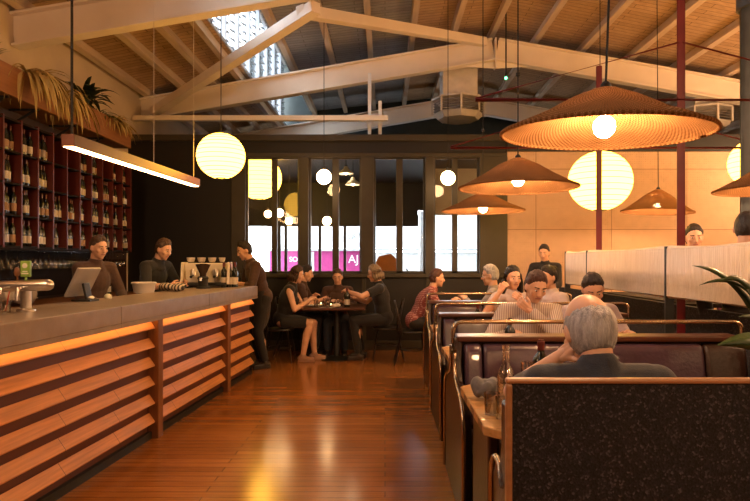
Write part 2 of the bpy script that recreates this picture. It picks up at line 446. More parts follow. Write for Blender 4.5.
    if glasses:
        g = MB()
        for s in (-1, 1):
            g.tube([hp(s * 0.031 + 0.021 * math.cos(2 * PI * i / 14), 0.093, 0.006 + 0.017 * math.sin(2 * PI * i / 14)) for i in range(14)], 0.0018, 6, closed=True)
            g.tube([hp(s * 0.052, 0.093, 0.010), hp(s * 0.074, 0.06, 0.012), hp(s * 0.079, -0.005, 0.008)], 0.0016, 6)
        g.tube([hp(-0.010, 0.095, 0.010), hp(0.010, 0.095, 0.010)], 0.0018, 6)
        g.build('spectacles', IRIS, root, smooth=True)
    if apron:
        a = MB(); f = 0.135 * sx + 0.02
        pts = [P + u * t + fwd * (f if t > -0.1 else f) for t in (0.36, 0.1, 0.0)]
        a.ell(P + u * 0.02 + Vector((0, 0.02, -0.12)), (0.185 * sx, 0.135, 0.34)); me = rm(a, 0.01, 1); a = MB(); me_into(a, me)
        a.build('apron', apron, root, smooth=True)
    return root
SHOE = mat('shoe_leather', (0.03, 0.02, 0.015), 0.4)
# ------------------------------------------------------------------ the people
NAVY = cloth('navy_knit', (0.022, 0.026, 0.038), (0.016, 0.019, 0.028)); BLK = cloth('black_cloth', (0.014, 0.012, 0.013), (0.010, 0.009, 0.010))
WSH = cloth('white_shirt', (0.62, 0.52, 0.52), (0.54, 0.45, 0.46)); PINKW = cloth('pale_pink_shirt', (0.55, 0.46, 0.50), (0.48, 0.40, 0.44))
STR = stripes('striped_shirt', (0.70, 0.62, 0.56), (0.36, 0.27, 0.24), 22.0); PLAID = stripes('plaid_shirt', (0.22, 0.05, 0.045), (0.50, 0.30, 0.27), 13.0, 'X', True)
BRN = cloth('brown_cloth', (0.075, 0.035, 0.022), (0.05, 0.022, 0.014)); DEN = cloth('dark_denim', (0.03, 0.035, 0.05)); GRYC = cloth('grey_shirt', (0.36, 0.32, 0.32)); APR = cloth('black_apron', (0.02, 0.018, 0.018))
MAR = cloth('maroon_top', (0.14, 0.02, 0.03))
# grey-haired man at the near table, seen from behind
person('grey-haired balding man from behind in navy jumper, hand raised to his cheek', (0.83, 2.18, 0), 0.0, hs=1.13, neck=0.088, seat=0.315, lean=7, hpitch=20, hyaw=-6, hroll=-4, sx=1.12, scale=1.10,
       lh=(-0.105, 0.19, 0.93), rh=(0.24, 0.40, 0.74), lpole=(-0.8, 0.35, -0.85), rpole=(0.8, -0.1, -0.4), top=NAVY, bottom=DEN, sleeve='short', hair='fringe', hmat=H_GREY, vox=0.006,
       palms=((0.9, -0.3, 0.3), None), curl=(0.9, 0.5))
# man with short dark hair looking down, pale shirt
person('dark-haired man with head bowed in a pale shirt, partly behind the balding man', (1.60, 4.74, 0), PI + 0.30, seat=0.48, lean=14, hpitch=26, hyaw=25, hroll=6, sx=1.05,
       lh=(-0.12, 0.44, 0.86), rh=(0.16, 0.46, 0.86), top=PINKW, bottom=DEN, sleeve='long', hair='short', hmat=H_DARK)
person('person in a white striped shirt with bowed head, hand at the chin', (1.18, 4.76, 0), PI - 0.12, seat=0.48, lean=12, hpitch=20, hyaw=-16, hroll=-6, sx=1.1,
       lh=(0.02, 0.31, 1.03), rh=(0.22, 0.42, 0.86), lpole=(-0.8, 0.3, -0.8), top=STR, bottom=DEN, sleeve='long', hair='short', hmat=H_RED, palms=((0.3, -0.7, 0.5), None), curl=(0.8, 0.5))
person('dark long-haired woman facing the viewer, one hand raised by her face', (1.34, 6.25, 0), PI + 0.05, seat=0.48, lean=8, hpitch=4, hyaw=-8, female=True,
       rh=(0.19, 0.30, 1.09), lh=(-0.05, 0.34, 1.00), lpole=(-0.7, 0.2, -0.8), rpole=(0.7, 0.2, -0.9), top=WSH, bottom=BLK, sleeve='short', hair='long', hmat=H_DARK, palms=((0.4, -0.8, 0.3), (-0.6, -0.5, 0.3)), curl=(0.8, 0.7))
person('dark-haired person in profile beside the long-haired woman, in a white top', (1.84, 6.24, 0), PI / 2 + 0.45, seat=0.48, lean=6, hpitch=8, lh=(-0.15, 0.28, 0.86), rh=(0.12, 0.38, 0.86),
       top=WSH, bottom=BLK, sleeve='elbow', hair='bun', hmat=H_DARK, female=True)
person('grey-haired man in profile at the last booth, seated by the windows', (1.36, 7.0, 0), PI / 2 - 0.25, seat=0.48, lean=5, hpitch=6, lh=(-0.10, 0.37, 0.95), rh=(0.12, 0.38, 0.86),
       top=GRYC, bottom=DEN, sleeve='long', hair='short', hmat=H_GREY, glasses=True)
person('person in a red plaid shirt leaning forward on a chair by the windows', (CH5[0], CH5[1], 0), -PI / 2, seat=0.485, lean=26, hpitch=-4, feet=((-0.13, 0.36, 0.085), (0.13, 0.33, 0.085)), lh=(-0.10, 0.52, 0.86), rh=(0.12, 0.50, 0.86),
       top=PLAID, bottom=BLK, sleeve='elbow', hair='short', hmat=H_RED)
person('fair-haired person in black sitting at the window table, arms reaching forward', (CH2[0], CH2[1], 0), PI / 2, seat=0.485, lean=8, hpitch=12, feet=((-0.13, 0.36, 0.085), (0.13, 0.33, 0.085)), lh=(-0.12, 0.50, 0.98), rh=(0.10, 0.46, 0.88),
       lpole=(-0.7, -0.5, -0.3), top=BLK, bottom=BLK, sleeve='short', hair='bob', hmat=H_BLOND, glasses=True)
person('brown-haired woman in a black dress seated at the window table, legs bare', (CH1[0], CH1[1], 0), -PI / 2, seat=0.485, lean=14, hpitch=10, female=True, lh=(-0.06, 0.42, 0.90), rh=(0.08, 0.38, 0.86),
       lpole=(-0.6, -0.4, -0.9), rpole=(0.6, -0.4, -0.9), top=BLK, sleeve='none', legs='dress', hair='bob', hmat=H_BROWN, knees=((-0.09, 0.43, 0.53), (0.09, 0.41, 0.55)), feet=((-0.09, 0.44, 0.085), (0.09, 0.30, 0.085)), shoes=mat('tan_shoe', (0.4, 0.22, 0.15), 0.4))
person('dark-haired person just behind the woman in the black dress', (CH3[0], CH3[1], 0), -PI / 2, seat=0.485, lean=12, hpitch=10, knees=((-0.12, 0.36, 0.56), (0.12, 0.36, 0.56)), feet=((-0.12, 0.30, 0.085), (0.12, 0.28, 0.085)), lh=(-0.08, 0.42, 0.84), rh=(0.10, 0.42, 0.84),
       top=BRN, bottom=DEN, sleeve='short', hair='short', hmat=H_DARK)
person('brown-haired diner facing the viewer behind the window table', (-0.73, 9.0, 0), PI, seat=0.45, lean=2, hpitch=14, scale=0.97, lh=(-0.12, 0.26, 0.82), rh=(0.12, 0.26, 0.82),
       top=BRN, bottom=DEN, sleeve='long', hair='short', hmat=H_BROWN, knees=((-0.13, 0.36, 0.50), (0.13, 0.36, 0.50)))
# staff
person('waiter in brown standing at the far end of the bar, leaning over', (X(262, 7.75), 7.75, 0), PI / 2 + 0.5, pose='stand', lean=16, hpitch=16, lh=(-0.12, 0.42, 1.14), rh=(0.16, 0.38, 1.08), top=BRN, bottom=BLK, sleeve='elbow', hair='short', hmat=H_DARK, apron=APR)
person('bartender in black leaning over the counter towards the towel', (X(146, 6.9), 6.95, 0), -PI / 2 - 0.35, pose='stand', lean=16, hpitch=16, lh=(-0.10, 0.46, 1.14), rh=(0.22, 0.50, 1.14), top=BLK, bottom=BLK, sleeve='elbow', hair='short', hmat=H_BROWN, apron=APR)
person('barman in a dark brown shirt standing before the wine shelf', (X(92, 6.05), 6.05, 0), -PI / 2 - 0.5, pose='stand', lean=6, hpitch=10, scale=0.98, top=BRN, bottom=BLK, sleeve='long', hair='short', hmat=H_BROWN, lh=(-0.14, 0.36, 1.02), rh=(0.14, 0.36, 1.0), apron=APR)
# beyond the cord screen
person('dark-clothed person standing in front of the plywood wall', (X(546, 8.7), 8.7, 0), PI - 0.5, pose='stand', lean=6, hpitch=12, scale=0.97, top=BLK, bottom=BLK, sleeve='long', hair='short', hmat=H_DARK, lh=(-0.10, 0.38, 1.06), rh=(0.14, 0.36, 1.06))
person('dark-haired person showing above the cord screen beside the red post', (X(694, 5.95), 5.98, 0), PI - 0.3, pose='stand', lean=3, hpitch=8, scale=1.04, top=MAR, bottom=BLK, sleeve='long', hair='short', hmat=H_DARK)
person('close-cropped man standing behind the screen with his back half turned', (X(746, 4.25), 4.25, 0), -0.65, pose='stand', lean=2, hpitch=4, scale=1.04, top=BLK, bottom=BLK, sleeve='long', hair='crop', hmat=H_DARK)
# ------------------------------------------------------------------ materials of the place
FLOOR = planks('floor_boards', (0.48, 0.185, 0.042), (0.34, 0.12, 0.027), 0.0022, 'X', 0.085, 2.2, 0.195, 0.12, coat=0.35)
PLASTER = mat('plaster', (0.62, 0.50, 0.36), 0.85, c2=(0.56, 0.44, 0.31), scale=3, bump=0.1)
DARKWALL = planks('dark_panel', (0.009, 0.0055, 0.0035), (0.007, 0.004, 0.0028), 0.003, 'X', 0.9, 1.2, 0.5, 0.1, plane='XY')
OLIVE = mat('olive_paint', (0.042, 0.032, 0.017), 0.45, c2=(0.034, 0.026, 0.013), scale=5)
STEELW = mat('cream_steel', (0.84, 0.74, 0.63), 0.5, c2=(0.76, 0.66, 0.55), scale=2.5, bump=0.05)
TIMBER = mat('roof_timber', (0.66, 0.53, 0.40), 0.7, c2=(0.52, 0.40, 0.28), scale=3, stretch=(6, 0.6, 6), bump=0.2)
SOFFIT = planks('straw_lining', (0.60, 0.41, 0.24), (0.51, 0.34, 0.19), 0.004, 'X', 0.10, 0.9, 0.8, 0.3, dark=(0.13, 0.08, 0.04))
DAYLIT = planks('daylit_grey_lining', (0.40, 0.40, 0.40), (0.33, 0.33, 0.34), 0.004, 'X', 0.10, 0.9, 0.7, 0.3, dark=(0.12, 0.11, 0.10))  # grey puts the clerestory daylight into the lining's colour
TEAL = mat('dark_teal', (0.028, 0.040, 0.040), 0.7)
BLACK = mat('black_paint', (0.012, 0.011, 0.010), 0.5)
BROWNW = mat('brown_wall', (0.036, 0.013, 0.008), 0.6, scale=4)
WHITE = mat('white_paint', (0.80, 0.80, 0.80), 0.6)
DIMGLASS = glassy('dimming_glass', (0.72, 0.74, 0.76), 0.02)  # tint added to cut the daylight coming through the louvres
GLASS = glassy('window_glass', (0.96, 0.97, 0.96), 0.02)
def plyholes():
    """tan perforated plywood: small dark holes on a grid, joints painted by the brick texture"""
    m, t, out = nt('perforated_plywood'); b = N(t, 'ShaderNodeBsdfPrincipled', Roughness=0.6); t.links.new(b.outputs[0], out.inputs[0])
    tc = N(t, 'ShaderNodeTexCoord'); mp = N(t, 'ShaderNodeMapping'); mp.inputs['Rotation'].default_value = (R(90), 0, 0); t.links.new(tc.outputs['Object'], mp.inputs[0])
    br = N(t, 'ShaderNodeTexBrick', Scale=1.0, offset=0.0); br.inputs['Brick Width'].default_value = 1.2; br.inputs['Row Height'].default_value = 0.96
    br.inputs['Mortar Size'].default_value = 0.004; br.inputs['Color1'].default_value = (0.74, 0.50, 0.32, 1); br.inputs['Color2'].default_value = (0.69, 0.46, 0.29, 1); br.inputs['Mortar'].default_value = (0.22, 0.12, 0.06, 1)
    t.links.new(mp.outputs[0], br.inputs['Vector'])
    nz = N(t, 'ShaderNodeTexNoise', Scale=9.0, Detail=6.0); t.links.new(tc.outputs['Object'], nz.inputs['Vector'])
    vo = N(t, 'ShaderNodeTexVoronoi', Scale=28.0); vo.inputs['Randomness'].default_value = 0.15; t.links.new(tc.outputs['Object'], vo.inputs['Vector'])
    cr = N(t, 'ShaderNodeValToRGB'); cr.color_ramp.elements[0].position = 0.10; cr.color_ramp.elements[1].position = 0.2
    cr.color_ramp.elements[0].color = (0.55, 0.5, 0.45, 1); t.links.new(vo.outputs['Distance'], cr.inputs[0])
    m1 = N(t, 'ShaderNodeMix', data_type='RGBA', blend_type='MULTIPLY'); m1.inputs[0].default_value = 1.0
    t.links.new(br.outputs['Color'], m1.inputs[6]); t.links.new(cr.outputs[0], m1.inputs[7])
    m2 = N(t, 'ShaderNodeMix', data_type='RGBA', blend_type='MULTIPLY'); m2.inputs[0].default_value = 0.3
    t.links.new(m1.outputs[2], m2.inputs[6]); t.links.new(nz.outputs[0], m2.inputs[7]); t.links.new(m2.outputs[2], b.inputs['Base Color'])
    return m
PLY = plyholes()

XL, XR, YF, YB, YG = -4.10, 7.65, -3.0, 9.25, 14.0      # left wall, right wall, wall behind the camera, window wall, far gable
U = F / 9.75                                            # picture pixels per metre at the middle roof beam
# ------------------------------------------------------------------ floor and walls
struct(MB().box(XL, XR, YF, 13.4, -0.1, 0).build('floor', FLOOR), 'polished narrow timber floorboards running across the room', 'floor')
struct(MB().box(XL - 0.15, XL, YF, YG, 0, 4.5).build('wall_left', PLASTER), 'cream plastered side wall above the wine shelves', 'wall')
struct(MB().box(XL + 0.001, XL + 0.004, YF, YB - 0.06, 0, 3.05).build('wall_left_panelling', BROWNW), 'dark brown lower wall behind the bar', 'wall')
struct(MB().box(XR, XR + 0.15, YF, YG, 0, 4.7).build('wall_right', PLASTER), 'cream side wall beyond the dining tables', 'wall')
struct(MB().box(XL, XR, YF - 0.15, YF, 0, 6.6).build('wall_behind', BROWNW), 'brown end wall behind the viewer', 'wall')
struct(MB().box(XL, XR, YG, YG + 0.15, 3.2, 6.6).build('wall_gable', TEAL), 'dark teal gable wall high beyond the window wall', 'wall')
# window wall: header, dado, posts, then windows
HZ0, HZ1 = Z(157, YB), Z(135, YB)
SILL = Z(273, YB)
xw0, xw1 = X(245, YB), X(481, YB)
back = MB()
back.box(XL, X(232, YB), YB, YB + 0.12, 0, HZ1)
back.box(X(232, YB), X(507, YB), YB, YB + 0.12, HZ0, HZ1)
back.box(X(232, YB), X(507, YB), YB, YB + 0.12, 0, SILL)
back.box(X(507, YB), XR, YB + 0.02, YB + 0.12, 0, HZ1)
struct(back.build('wall_back', DARKWALL), 'dark brown timber wall with a band of windows', 'wall')
tr = MB()
tr.box(XL, X(507, YB), YB - 0.05, YB - 0.002, HZ1 - 0.10, HZ1); tr.box(X(232, YB), X(507, YB), YB - 0.03, YB - 0.002, HZ0 - 0.01, HZ0 + 0.06)
struct(tr.build('trim_1', OLIVE, bevel=0.006), 'olive painted header rails over the windows', 'trim')
tr = MB(); tr.box(X(232, YB), X(507, YB), YB - 0.07, YB - 0.002, SILL - 0.07, SILL - 0.01)
for px in (300, 362, 426, 490): tr.box(X(px, YB), X(px + 4, YB), YB - 0.02, YB - 0.002, 0.16, SILL - 0.07)
struct(tr.build('trim_2', OLIVE, bevel=0.006), 'olive window sill with dado battens below it', 'trim')
struct(MB().box(XL, XR, YB - 0.025, YB - 0.001, 0, 0.15).build('baseboard_back', OLIVE, bevel=0.005), 'olive skirting board along the window wall', 'baseboard')
po = MB()
for a, b_ in ((232, 246), (299, 309), (361, 374), (425, 434), (479, 507)):
    po.box(X(a, YB), X(b_, YB), YB - 0.05, YB + 0.125, SILL - 0.01, HZ0 + 0.0)
struct(po.build('trim_3', OLIVE, bevel=0.008), 'olive painted posts between the windows', 'trim')
wins = [(246, 272, 276, 299), (309, 333, 338, 361), (374, 397, 402, 425), (434, 453, 457, 479)]
for i, (a, b_, c_, d_) in enumerate(wins):
    f = MB(); x0, xa, xb, x1 = (X(p, YB) for p in (a, b_, c_, d_))
    for q0, q1 in ((x0, x0 + 0.025), (xa - 0.012, xb + 0.012), (x1 - 0.025, x1)): f.box(q0, q1, YB + 0.02, YB + 0.09, SILL - 0.005, HZ0 + 0.005)
    f.box(x0, x1, YB + 0.02, YB + 0.09, SILL - 0.005, SILL + 0.03); f.box(x0, x1, YB + 0.02, YB + 0.09, HZ0 - 0.03, HZ0 + 0.005)
    w = struct(f.build('window_%d' % (i + 1), OLIVE, bevel=0.004), '%s double casement window from the bar end, olive frame' % ORD[i], 'window')
    for q0, q1 in ((x0 + 0.02, xa), (xb, x1 - 0.02)):
        MB().box(q0, q1, YB + 0.05, YB + 0.056, SILL + 0.02, HZ0 - 0.02).build('pane', GLASS, w)
# perforated plywood wall at the right
pz = Z(152, YB)
struct(MB().box(X(507, YB), XR, YB - 0.03, YB + 0.018, 0.0, pz).build('wall_plywood', PLY), 'tan perforated plywood wall behind the lamps', 'wall')
struct(MB().box(X(507, YB), XR, YB - 0.05, YB + 0.0, pz + 0.002, HZ1).build('trim_4', BLACK), 'black beam along the top of the plywood wall', 'trim')

# ------------------------------------------------------------------ roof
def roofz(x):                       # underside of the lining
    if x < -2.1: return 1.70 + (155 + (x * U + 235) * 0.194) / U
    if x < 1.85: return 5.03 + (x + 1.80) * (5.43 - 5.03) / (1.85 + 1.80)
    return 5.43 - (x - 1.85) * 0.194
def slope(mb, x0, x1, y0=YF, y1=YG, t=0.06, dz=0.0):
    z0, z1 = roofz(x0 + 1e-4) + dz, roofz(x1 - 1e-4) + dz
    mb.prism([(x0, z0), (x1, z1), (x1, z1 + t), (x0, z0 + t)], y0, y1, 'y')
m = MB(); slope(m, XL - 0.1, -2.36); m.mi = 1; slope(m, -1.80, 0.45); m.mi = 0; slope(m, 0.45, 1.85); slope(m, 1.85, XR + 0.1)
struct(m.build('ceiling', [SOFFIT, DAYLIT]), 'pitched straw lined roof underside between timber purlins', 'ceiling')
# clerestory with louvres
zl = roofz(-2.36); zt = 6.15
m = MB(); m.prism([(-2.46, zt), (-1.66, zt + 0.1), (-1.66, zt + 0.16), (-2.46, zt + 0.06)], YF, YG, 'y'); m.box(-1.82, -1.76, YF, YG, roofz(-1.79), zt + 0.1)
struct(m.build('ceiling_monitor', DAYLIT), 'small raised roof over the louvred clerestory', 'ceiling')
LOUV = mat('louvre_steel', (0.10, 0.10, 0.105), 0.5); ALU = mat('pale_alloy', (0.55, 0.57, 0.60), 0.4, metal=0.3)
yy = YF + 0.2; i = 0
for k in range(11):
    y0 = YF + 0.3 + k * 1.5; y1 = y0 + 1.5
    if y1 > YG: break
    f = MB()
    f.box(-2.42, -2.34, y0 - 0.03, y0 + 0.03, zl, zt); f.box(-2.42, -2.34, y0 + 0.72, y0 + 0.78, zl, zt)
    f.box(-2.42, -2.34, y0, y1, zl, zl + 0.05); f.box(-2.42, -2.34, y0, y1, zt - 0.06, zt)
    w = struct(f.build('window_%d' % (i + 5), ALU), '%s louvred clerestory window along the roof slot' % ORD[i], 'window'); i += 1
    lv = MB()
    for half in (0.0, 0.75):
        z = zl + 0.12
        while z < zt - 0.1:
            for g in range(2):
                ya = y0 + half + 0.12 + g * 0.30
                M = Matrix.Translation((-2.38, 0, z)) @ Matrix.Rotation(R(30), 4, 'Y')
                lv.box(-0.035, 0.035, ya, ya + 0.10, -0.008, 0.008, M)
            z += 0.135
    lv.build('louvre', LOUV, w)
    MB().box(-2.405, -2.401, y0, y1, zl, zt).build('pane', DIMGLASS, w)
# purlins
for x in [-4.0, -3.40, -2.90, -2.46] + [-1.68, -0.96, -0.27, 0.45, 1.15, 1.85, 2.6, 3.4, 4.2, 5.0, 5.8, 6.6, 7.4]:
    zc = roofz(x); dz = 0.13
    a = math.atan2(roofz(x + 0.05) - roofz(x - 0.05), 0.1) if abs(x - 1.85) > 0.1 and x > -1.6 or x < -2.5 else 0
    M = Matrix.Translation((x, 0, zc)) @ Matrix.Rotation(-a, 4, 'Y')
    struct(MB().box(-0.045, 0.045, YF, YG, -dz, -0.003, M).build('roof_purlin_beam', TIMBER), 'timber purlin running the length of the roof', 'beam')
def ibeam(mb, a, b, h, w=0.16, tw=0.02, tf=0.028):
    a, b = Vector(a), Vector(b); d = (b - a).normalized(); up = Vector((0, 1, 0)).cross(d)
    if up.z < 0: up = -up
    o = Vector((0, w / 2, 0)); e = d * 0.02
    def slab(u0, u1, hw):
        vs = [p + up * u + Vector((0, s * hw, 0)) for p in (a, b) for u, s in ((u0, -1), (u0, 1), (u1, 1), (u1, -1))]
        mb.add(vs, [(3, 2, 1, 0), (4, 5, 6, 7), (0, 1, 5, 4), (1, 2, 6, 5), (2, 3, 7, 6), (3, 0, 4, 7)])
    slab(0, tf, w / 2); slab(h - tf, h, w / 2); slab(tf, h - tf, tw / 2)
zE, zR, xR = 1.42 + 140 / U, 1.42 + 200 / U, 1.85
xE = XL + 0.02
for nm, Y, lab in (('a', 6.41, 'cream steel rafter crossing above the bar, closest to the viewer'), ('b', 9.75, 'cream steel rafter rising to the ridge above the window wall'), ('c', 13.1, 'cream steel rafter far beyond the window wall'), ('d', 3.0, 'cream steel rafter overhead above the viewer')):
    m = MB(); h = 0.37
    ibeam(m, (xE, Y, zE), (xR, Y, zR), h); ibeam(m, (xR, Y, zR), (XR - 0.02, Y, zE - 0.0), h)
    for s in (-1, 1):          # haunch under the ridge
        m.prism([(xR, zR), (xR + s * 0.55, zR - 0.095), (xR, zR - 0.13)], Y - 0.011, Y + 0.011, 'y')
    m.box(xR - 0.012, xR + 0.012, Y - 0.085, Y + 0.085, zR - 0.13, zR + h)
    struct(m.build('roof_beam', STEELW, bevel=0.004), lab, 'beam')
# diagonal braces, tie beam and hangers
def brace(a, b, w, h, lab): return struct(MB().bar(a, b, w, h).build('brace_beam', STEELW, bevel=0.006), lab, 'beam')
brace((X(153, 9.6) , 9.62, Z(112, 9.62)), (X(316, 6.5), 6.5, Z(7, 6.5)), 0.13, 0.13, 'diagonal cream roof brace between the two rafters over the bar')
brace((X(300, 6.6), 6.6, Z(11, 6.6)), (X(484, 9.6), 9.6, Z(42, 9.6)), 0.13, 0.13, 'cream roof brace rising to the ridge')
tb = MB(); tb.box(XL + 0.02, X(388, 9.42), 9.36, 9.46, Z(121, 9.42), Z(116, 9.42))
struct(tb.build('tie_beam', STEELW, bevel=0.006), 'level cream tie beam just above the window wall', 'beam')
for px, pt, lab in ((369.5, 72, 'taller white hanger post between rafter and window wall'), (380, 100, 'shorter white hanger post beside the taller one')):
    struct(MB().box(X(px - 1.7, 9.45), X(px + 1.7, 9.45), 9.49, 9.55, HZ1 - 0.1, Z(pt, 9.45)).build('hanger_post_beam', WHITE), lab, 'post')
# ------------------------------------------------------------------ room beyond the glass and street
m = MB(); m.box(XL, XR, YB + 0.13, 13.4, 3.22, 3.30); m.box(XL, X(418, 13.4), 13.32, 13.4, 2.22, 3.3); m.box(X(418, 13.4), XR, 13.32, 13.4, 2.58, 3.3)
struct(m.build('ceiling_veranda', BLACK), 'black ceiling of the veranda beyond the windows', 'ceiling')
m = MB()
for px in (279.5, 286, 320, 345, 401): m.box(X(px - 1.3, 13.36), X(px + 1.3, 13.36), 13.3, 13.4, 0, 2.25)
m.box(XL, XR, 13.3, 13.4, 0, 0.75)
struct(m.build('wall_veranda', BLACK), 'black posts and low wall facing the street', 'wall')
m = MB(); m.box(X(432, 11.3), XR, 11.3, 11.36, Z(215, 11.3), 3.22)
struct(m.build('wall_screen_beyond', PLASTER), 'pale panel hanging beyond the last window', 'wall')
struct(MB().box(-30, 30, 13.4, 40, -0.3, -0.05).build('street_ground', mat('asphalt', (0.12, 0.12, 0.12), 0.9)), 'grey street outside', 'ground')
# ------------------------------------------------------------------ bar counter
SLAT = planks('bar_slat_wood', (0.68, 0.28, 0.085), (0.62, 0.245, 0.072), 0.0025, 'X', 5.0, 0.62, 0.45, 0.05, dark=(0.16, 0.07, 0.03))
SLATB = mat('bar_backing_wood', (0.095, 0.024, 0.011), 0.5, scale=4, stretch=(1, 0.4, 8))
POSTW = mat('bar_post_wood', (0.24, 0.095, 0.035), 0.4, c2=(0.16, 0.06, 0.022), scale=4, stretch=(10, 10, 0.8))
STONE = mat('worktop_stone', (0.30, 0.225, 0.165), 0.35, c2=(0.23, 0.165, 0.115), scale=10, detail=8, bump=0.05, bscale=60)
LED = emit('led_strip', (1.0, 0.42, 0.09), 6.0)
BAR = thing('bar_counter', 'long slatted timber bar counter with a grey stone worktop', 'bar counter', (-1.70, 6.33, 0), -math.atan(0.069))
L0, L1 = -5.6, 1.0
def slat_rows(y0, y1, name):
    s = MB()
    for k in range(6):
        z1 = 0.955 - k * 0.150
        s.prism([(-0.070, z1), (-0.022, z1 - 0.068), (-0.024, z1 - 0.077), (-0.040, z1 - 0.077), (-0.082, z1 - 0.012)], y0, y1, 'y')
    return s
class SM(MB): pass
posts = [-5.5, -3.83, -1.65, 0.0]
for i, (a, b_) in enumerate(zip(posts, posts[1:] + [L1])):
    a2, b2 = a + (0.045 if i != 3 else 0.035), b_ - (0.045 if i < 2 else 0.035 if i == 2 else 0.0)
    sp = slat_rows(0, b2 - a2, 'x')
    # slat boards run along the bar: built along local x, then turned
    v2 = MB(); v2.add([(v.y, -v.x, v.z) for v in sp.v], sp.f)
    o = v2.build('slat_panel', SLAT, BAR, bevel=0.002); o.rotation_euler = (0, 0, R(90)); o.location = (0, a2, 0)
    MB().box(-0.125, -0.084, a2, b2, 0.05, 0.965).build('backing_board', SLATB, BAR)
    MB().box(-0.022, -0.004, a2, b2, 0.970, 0.979).build('light_strip', LED, BAR)
for y in posts:
    w = 0.045
    MB().box(-0.125, 0.004, y - w, y + w, 0.0, 0.978).build('post', POSTW, BAR, bevel=0.006)
MB().box(-0.60, -0.135, L0, L1, 0.0, 0.978).build('carcass', BLACK, BAR)
MB().box(-0.13, -0.05, L0, L1, 0.0, 0.055).build('kickboard', BLACK, BAR)
for i in range(4):
    a, b_ = L0 + i * 1.65, L0 + (i + 1) * 1.65
    MB().box(-0.63, 0.025, a + 0.001, b_ - 0.001, 0.982, 1.105).build('worktop', STONE, BAR, bevel=0.006)
    MB().box(0.004, 0.0245, a + 0.001, b_ - 0.001, 0.952, 0.9815).build('worktop_lip', STONE, BAR)
BT = 1.106
bm_ = Matrix.Translation((-1.70, 6.33, 0)) @ Matrix.Rotation(-math.atan(0.069), 4, 'Z')
def bp(px, py, dx=None):
    """point of the worktop that shows at a pixel"""
    Y = (EYE - BT) * F / (py - 261.0)
    return Vector((X(px, Y), Y, BT))
# ------------------------------------------------------------------ things on the bar
CHROME = mat('chrome', (0.80, 0.74, 0.68), 0.28, metal=1.0, scale=3)
GREEN = mat('tap_green', (0.25, 0.42, 0.06), 0.4); CREAM = mat('cream_print', (0.80, 0.78, 0.60), 0.5)
t = thing('beer_tap', 'chrome T-shaped beer tap tower with a green badge on the bar', 'beer tap', (X(26, 3.62), 3.62, BT))
m = MB(); m.lathe([(0.055, 0.0), (0.055, 0.012), (0.032, 0.02), (0.032, 0.13)], 20); m.build('column', CHROME, t, smooth=True, auto=40)
m = MB(); m.cone((-0.15, -0.0, 0.155), (0.135, 0.0, 0.165), 0.036, 0.036, 18); m.build('crossbar', CHROME, t, smooth=True, auto=40)
for x in (-0.105, 0.0):
    m = MB(); m.tube([(x, -0.02, 0.15), (x, -0.08, 0.145), (x, -0.095, 0.10), (x, -0.095, 0.07)], [0.010, 0.011, 0.009, 0.008], 8); sp = m.build('spout', CHROME, t, smooth=True)
m = MB(); m.tube([(0.0, 0, 0.19), (0.0, -0.0, 0.225)], 0.008, 8); m.box(-0.030, 0.030, -0.010, 0.010, 0.215, 0.315); hd = m.build('tap_badge', GREEN, t, bevel=0.006)
m = MB(); m.lathe([(0.016, 0), (0.016, 0.002)], 14, (0, -0.0125, 0.285), Matrix.Rotation(R(90), 3, 'X')); m.box(-0.022, 0.022, -0.0125, -0.0105, 0.232, 0.240); m.box(-0.016, 0.016, -0.0125, -0.0105, 0.246, 0.252); m.build('badge_emblem', CREAM, hd)
m = MB(); m.tube([(-0.07, 0.03, 0.19), (-0.075, 0.03, 0.22)], 0.006, 8); m.lathe([(0.012, 0.22), (0.018, 0.24), (0.012, 0.27), (0.002, 0.275)], 12, (-0.075, 0.03, 0)); m.build('tap_handle', POSTW, t, smooth=True)
# utensil holder with tongs beside the tap
RED = mat('red_plastic', (0.45, 0.05, 0.02), 0.35)
t = thing('utensil_jar', 'small glass jar with red-tipped bar tongs beside the beer tap', 'jar', (X(4, 3.5), 3.5, BT))
JARG = glassy('jar_glass', (0.9, 0.9, 0.88), 0.10)
MB().lathe([(0.034, 0.0), (0.036, 0.075), (0.033, 0.075), (0.031, 0.006), (0.001, 0.006)], 18, cap=False).build('jar', JARG, t, smooth=True)
for k, (dx, dy) in enumerate(((-0.05, 0.0), (0.02, 0.02), (-0.02, -0.02))):
    MB().tube([(dx * 0.3, dy * 0.3, 0.012), (dx, dy, 0.13)], 0.004, 8).build('tong_arm', RED if k < 2 else CHROME, t, smooth=True)
# folded towels on the back bar handled below; tablet register
t = thing('point_of_sale_screen', 'tilted silver touchscreen register seen from behind on the bar', 'register', (X(83, 4.55), 4.55, BT), R(82))
SILV = mat('silver_shell', (0.46, 0.42, 0.40), 0.35, metal=0.4); SCR = mat('dark_screen', (0.02, 0.02, 0.025), 0.15)
Mx = Matrix.Translation((0, 0, 0.150)) @ Matrix.Rotation(R(28), 4, 'X')
MB().box(-0.135, 0.135, -0.011, 0.011, -0.125, 0.125, Mx).build('shell', SILV, t, bevel=0.006)
MB().box(-0.122, 0.122, 0.0112, 0.0125, -0.112, 0.112, Mx).build('screen', SCR, t)
m = MB(); m.box(-0.06, 0.06, -0.10, 0.06, 0.0, 0.015); m.bar((0, -0.05, 0.012), (0, -0.022, 0.140), 0.07, 0.02); m.build('stand', BLACK, t, bevel=0.004)
m = MB(); m.ell((0.0, -0.07, 0.025), (0.03, 0.02, 0.016)); m.build('cable_box', CHROME, t, smooth=True)
t = tag(MB().lathe([(0.001, 0), (0.028, 0), (0.032, 0.012), (0.026, 0.03), (0.010, 0.04), (0.001, 0.041)], 16).build('salt_cellar', CREAM, smooth=True), 'little cream dish beside the silver register', 'dish'); t.location = (X(108, 4.85), 4.85, BT)
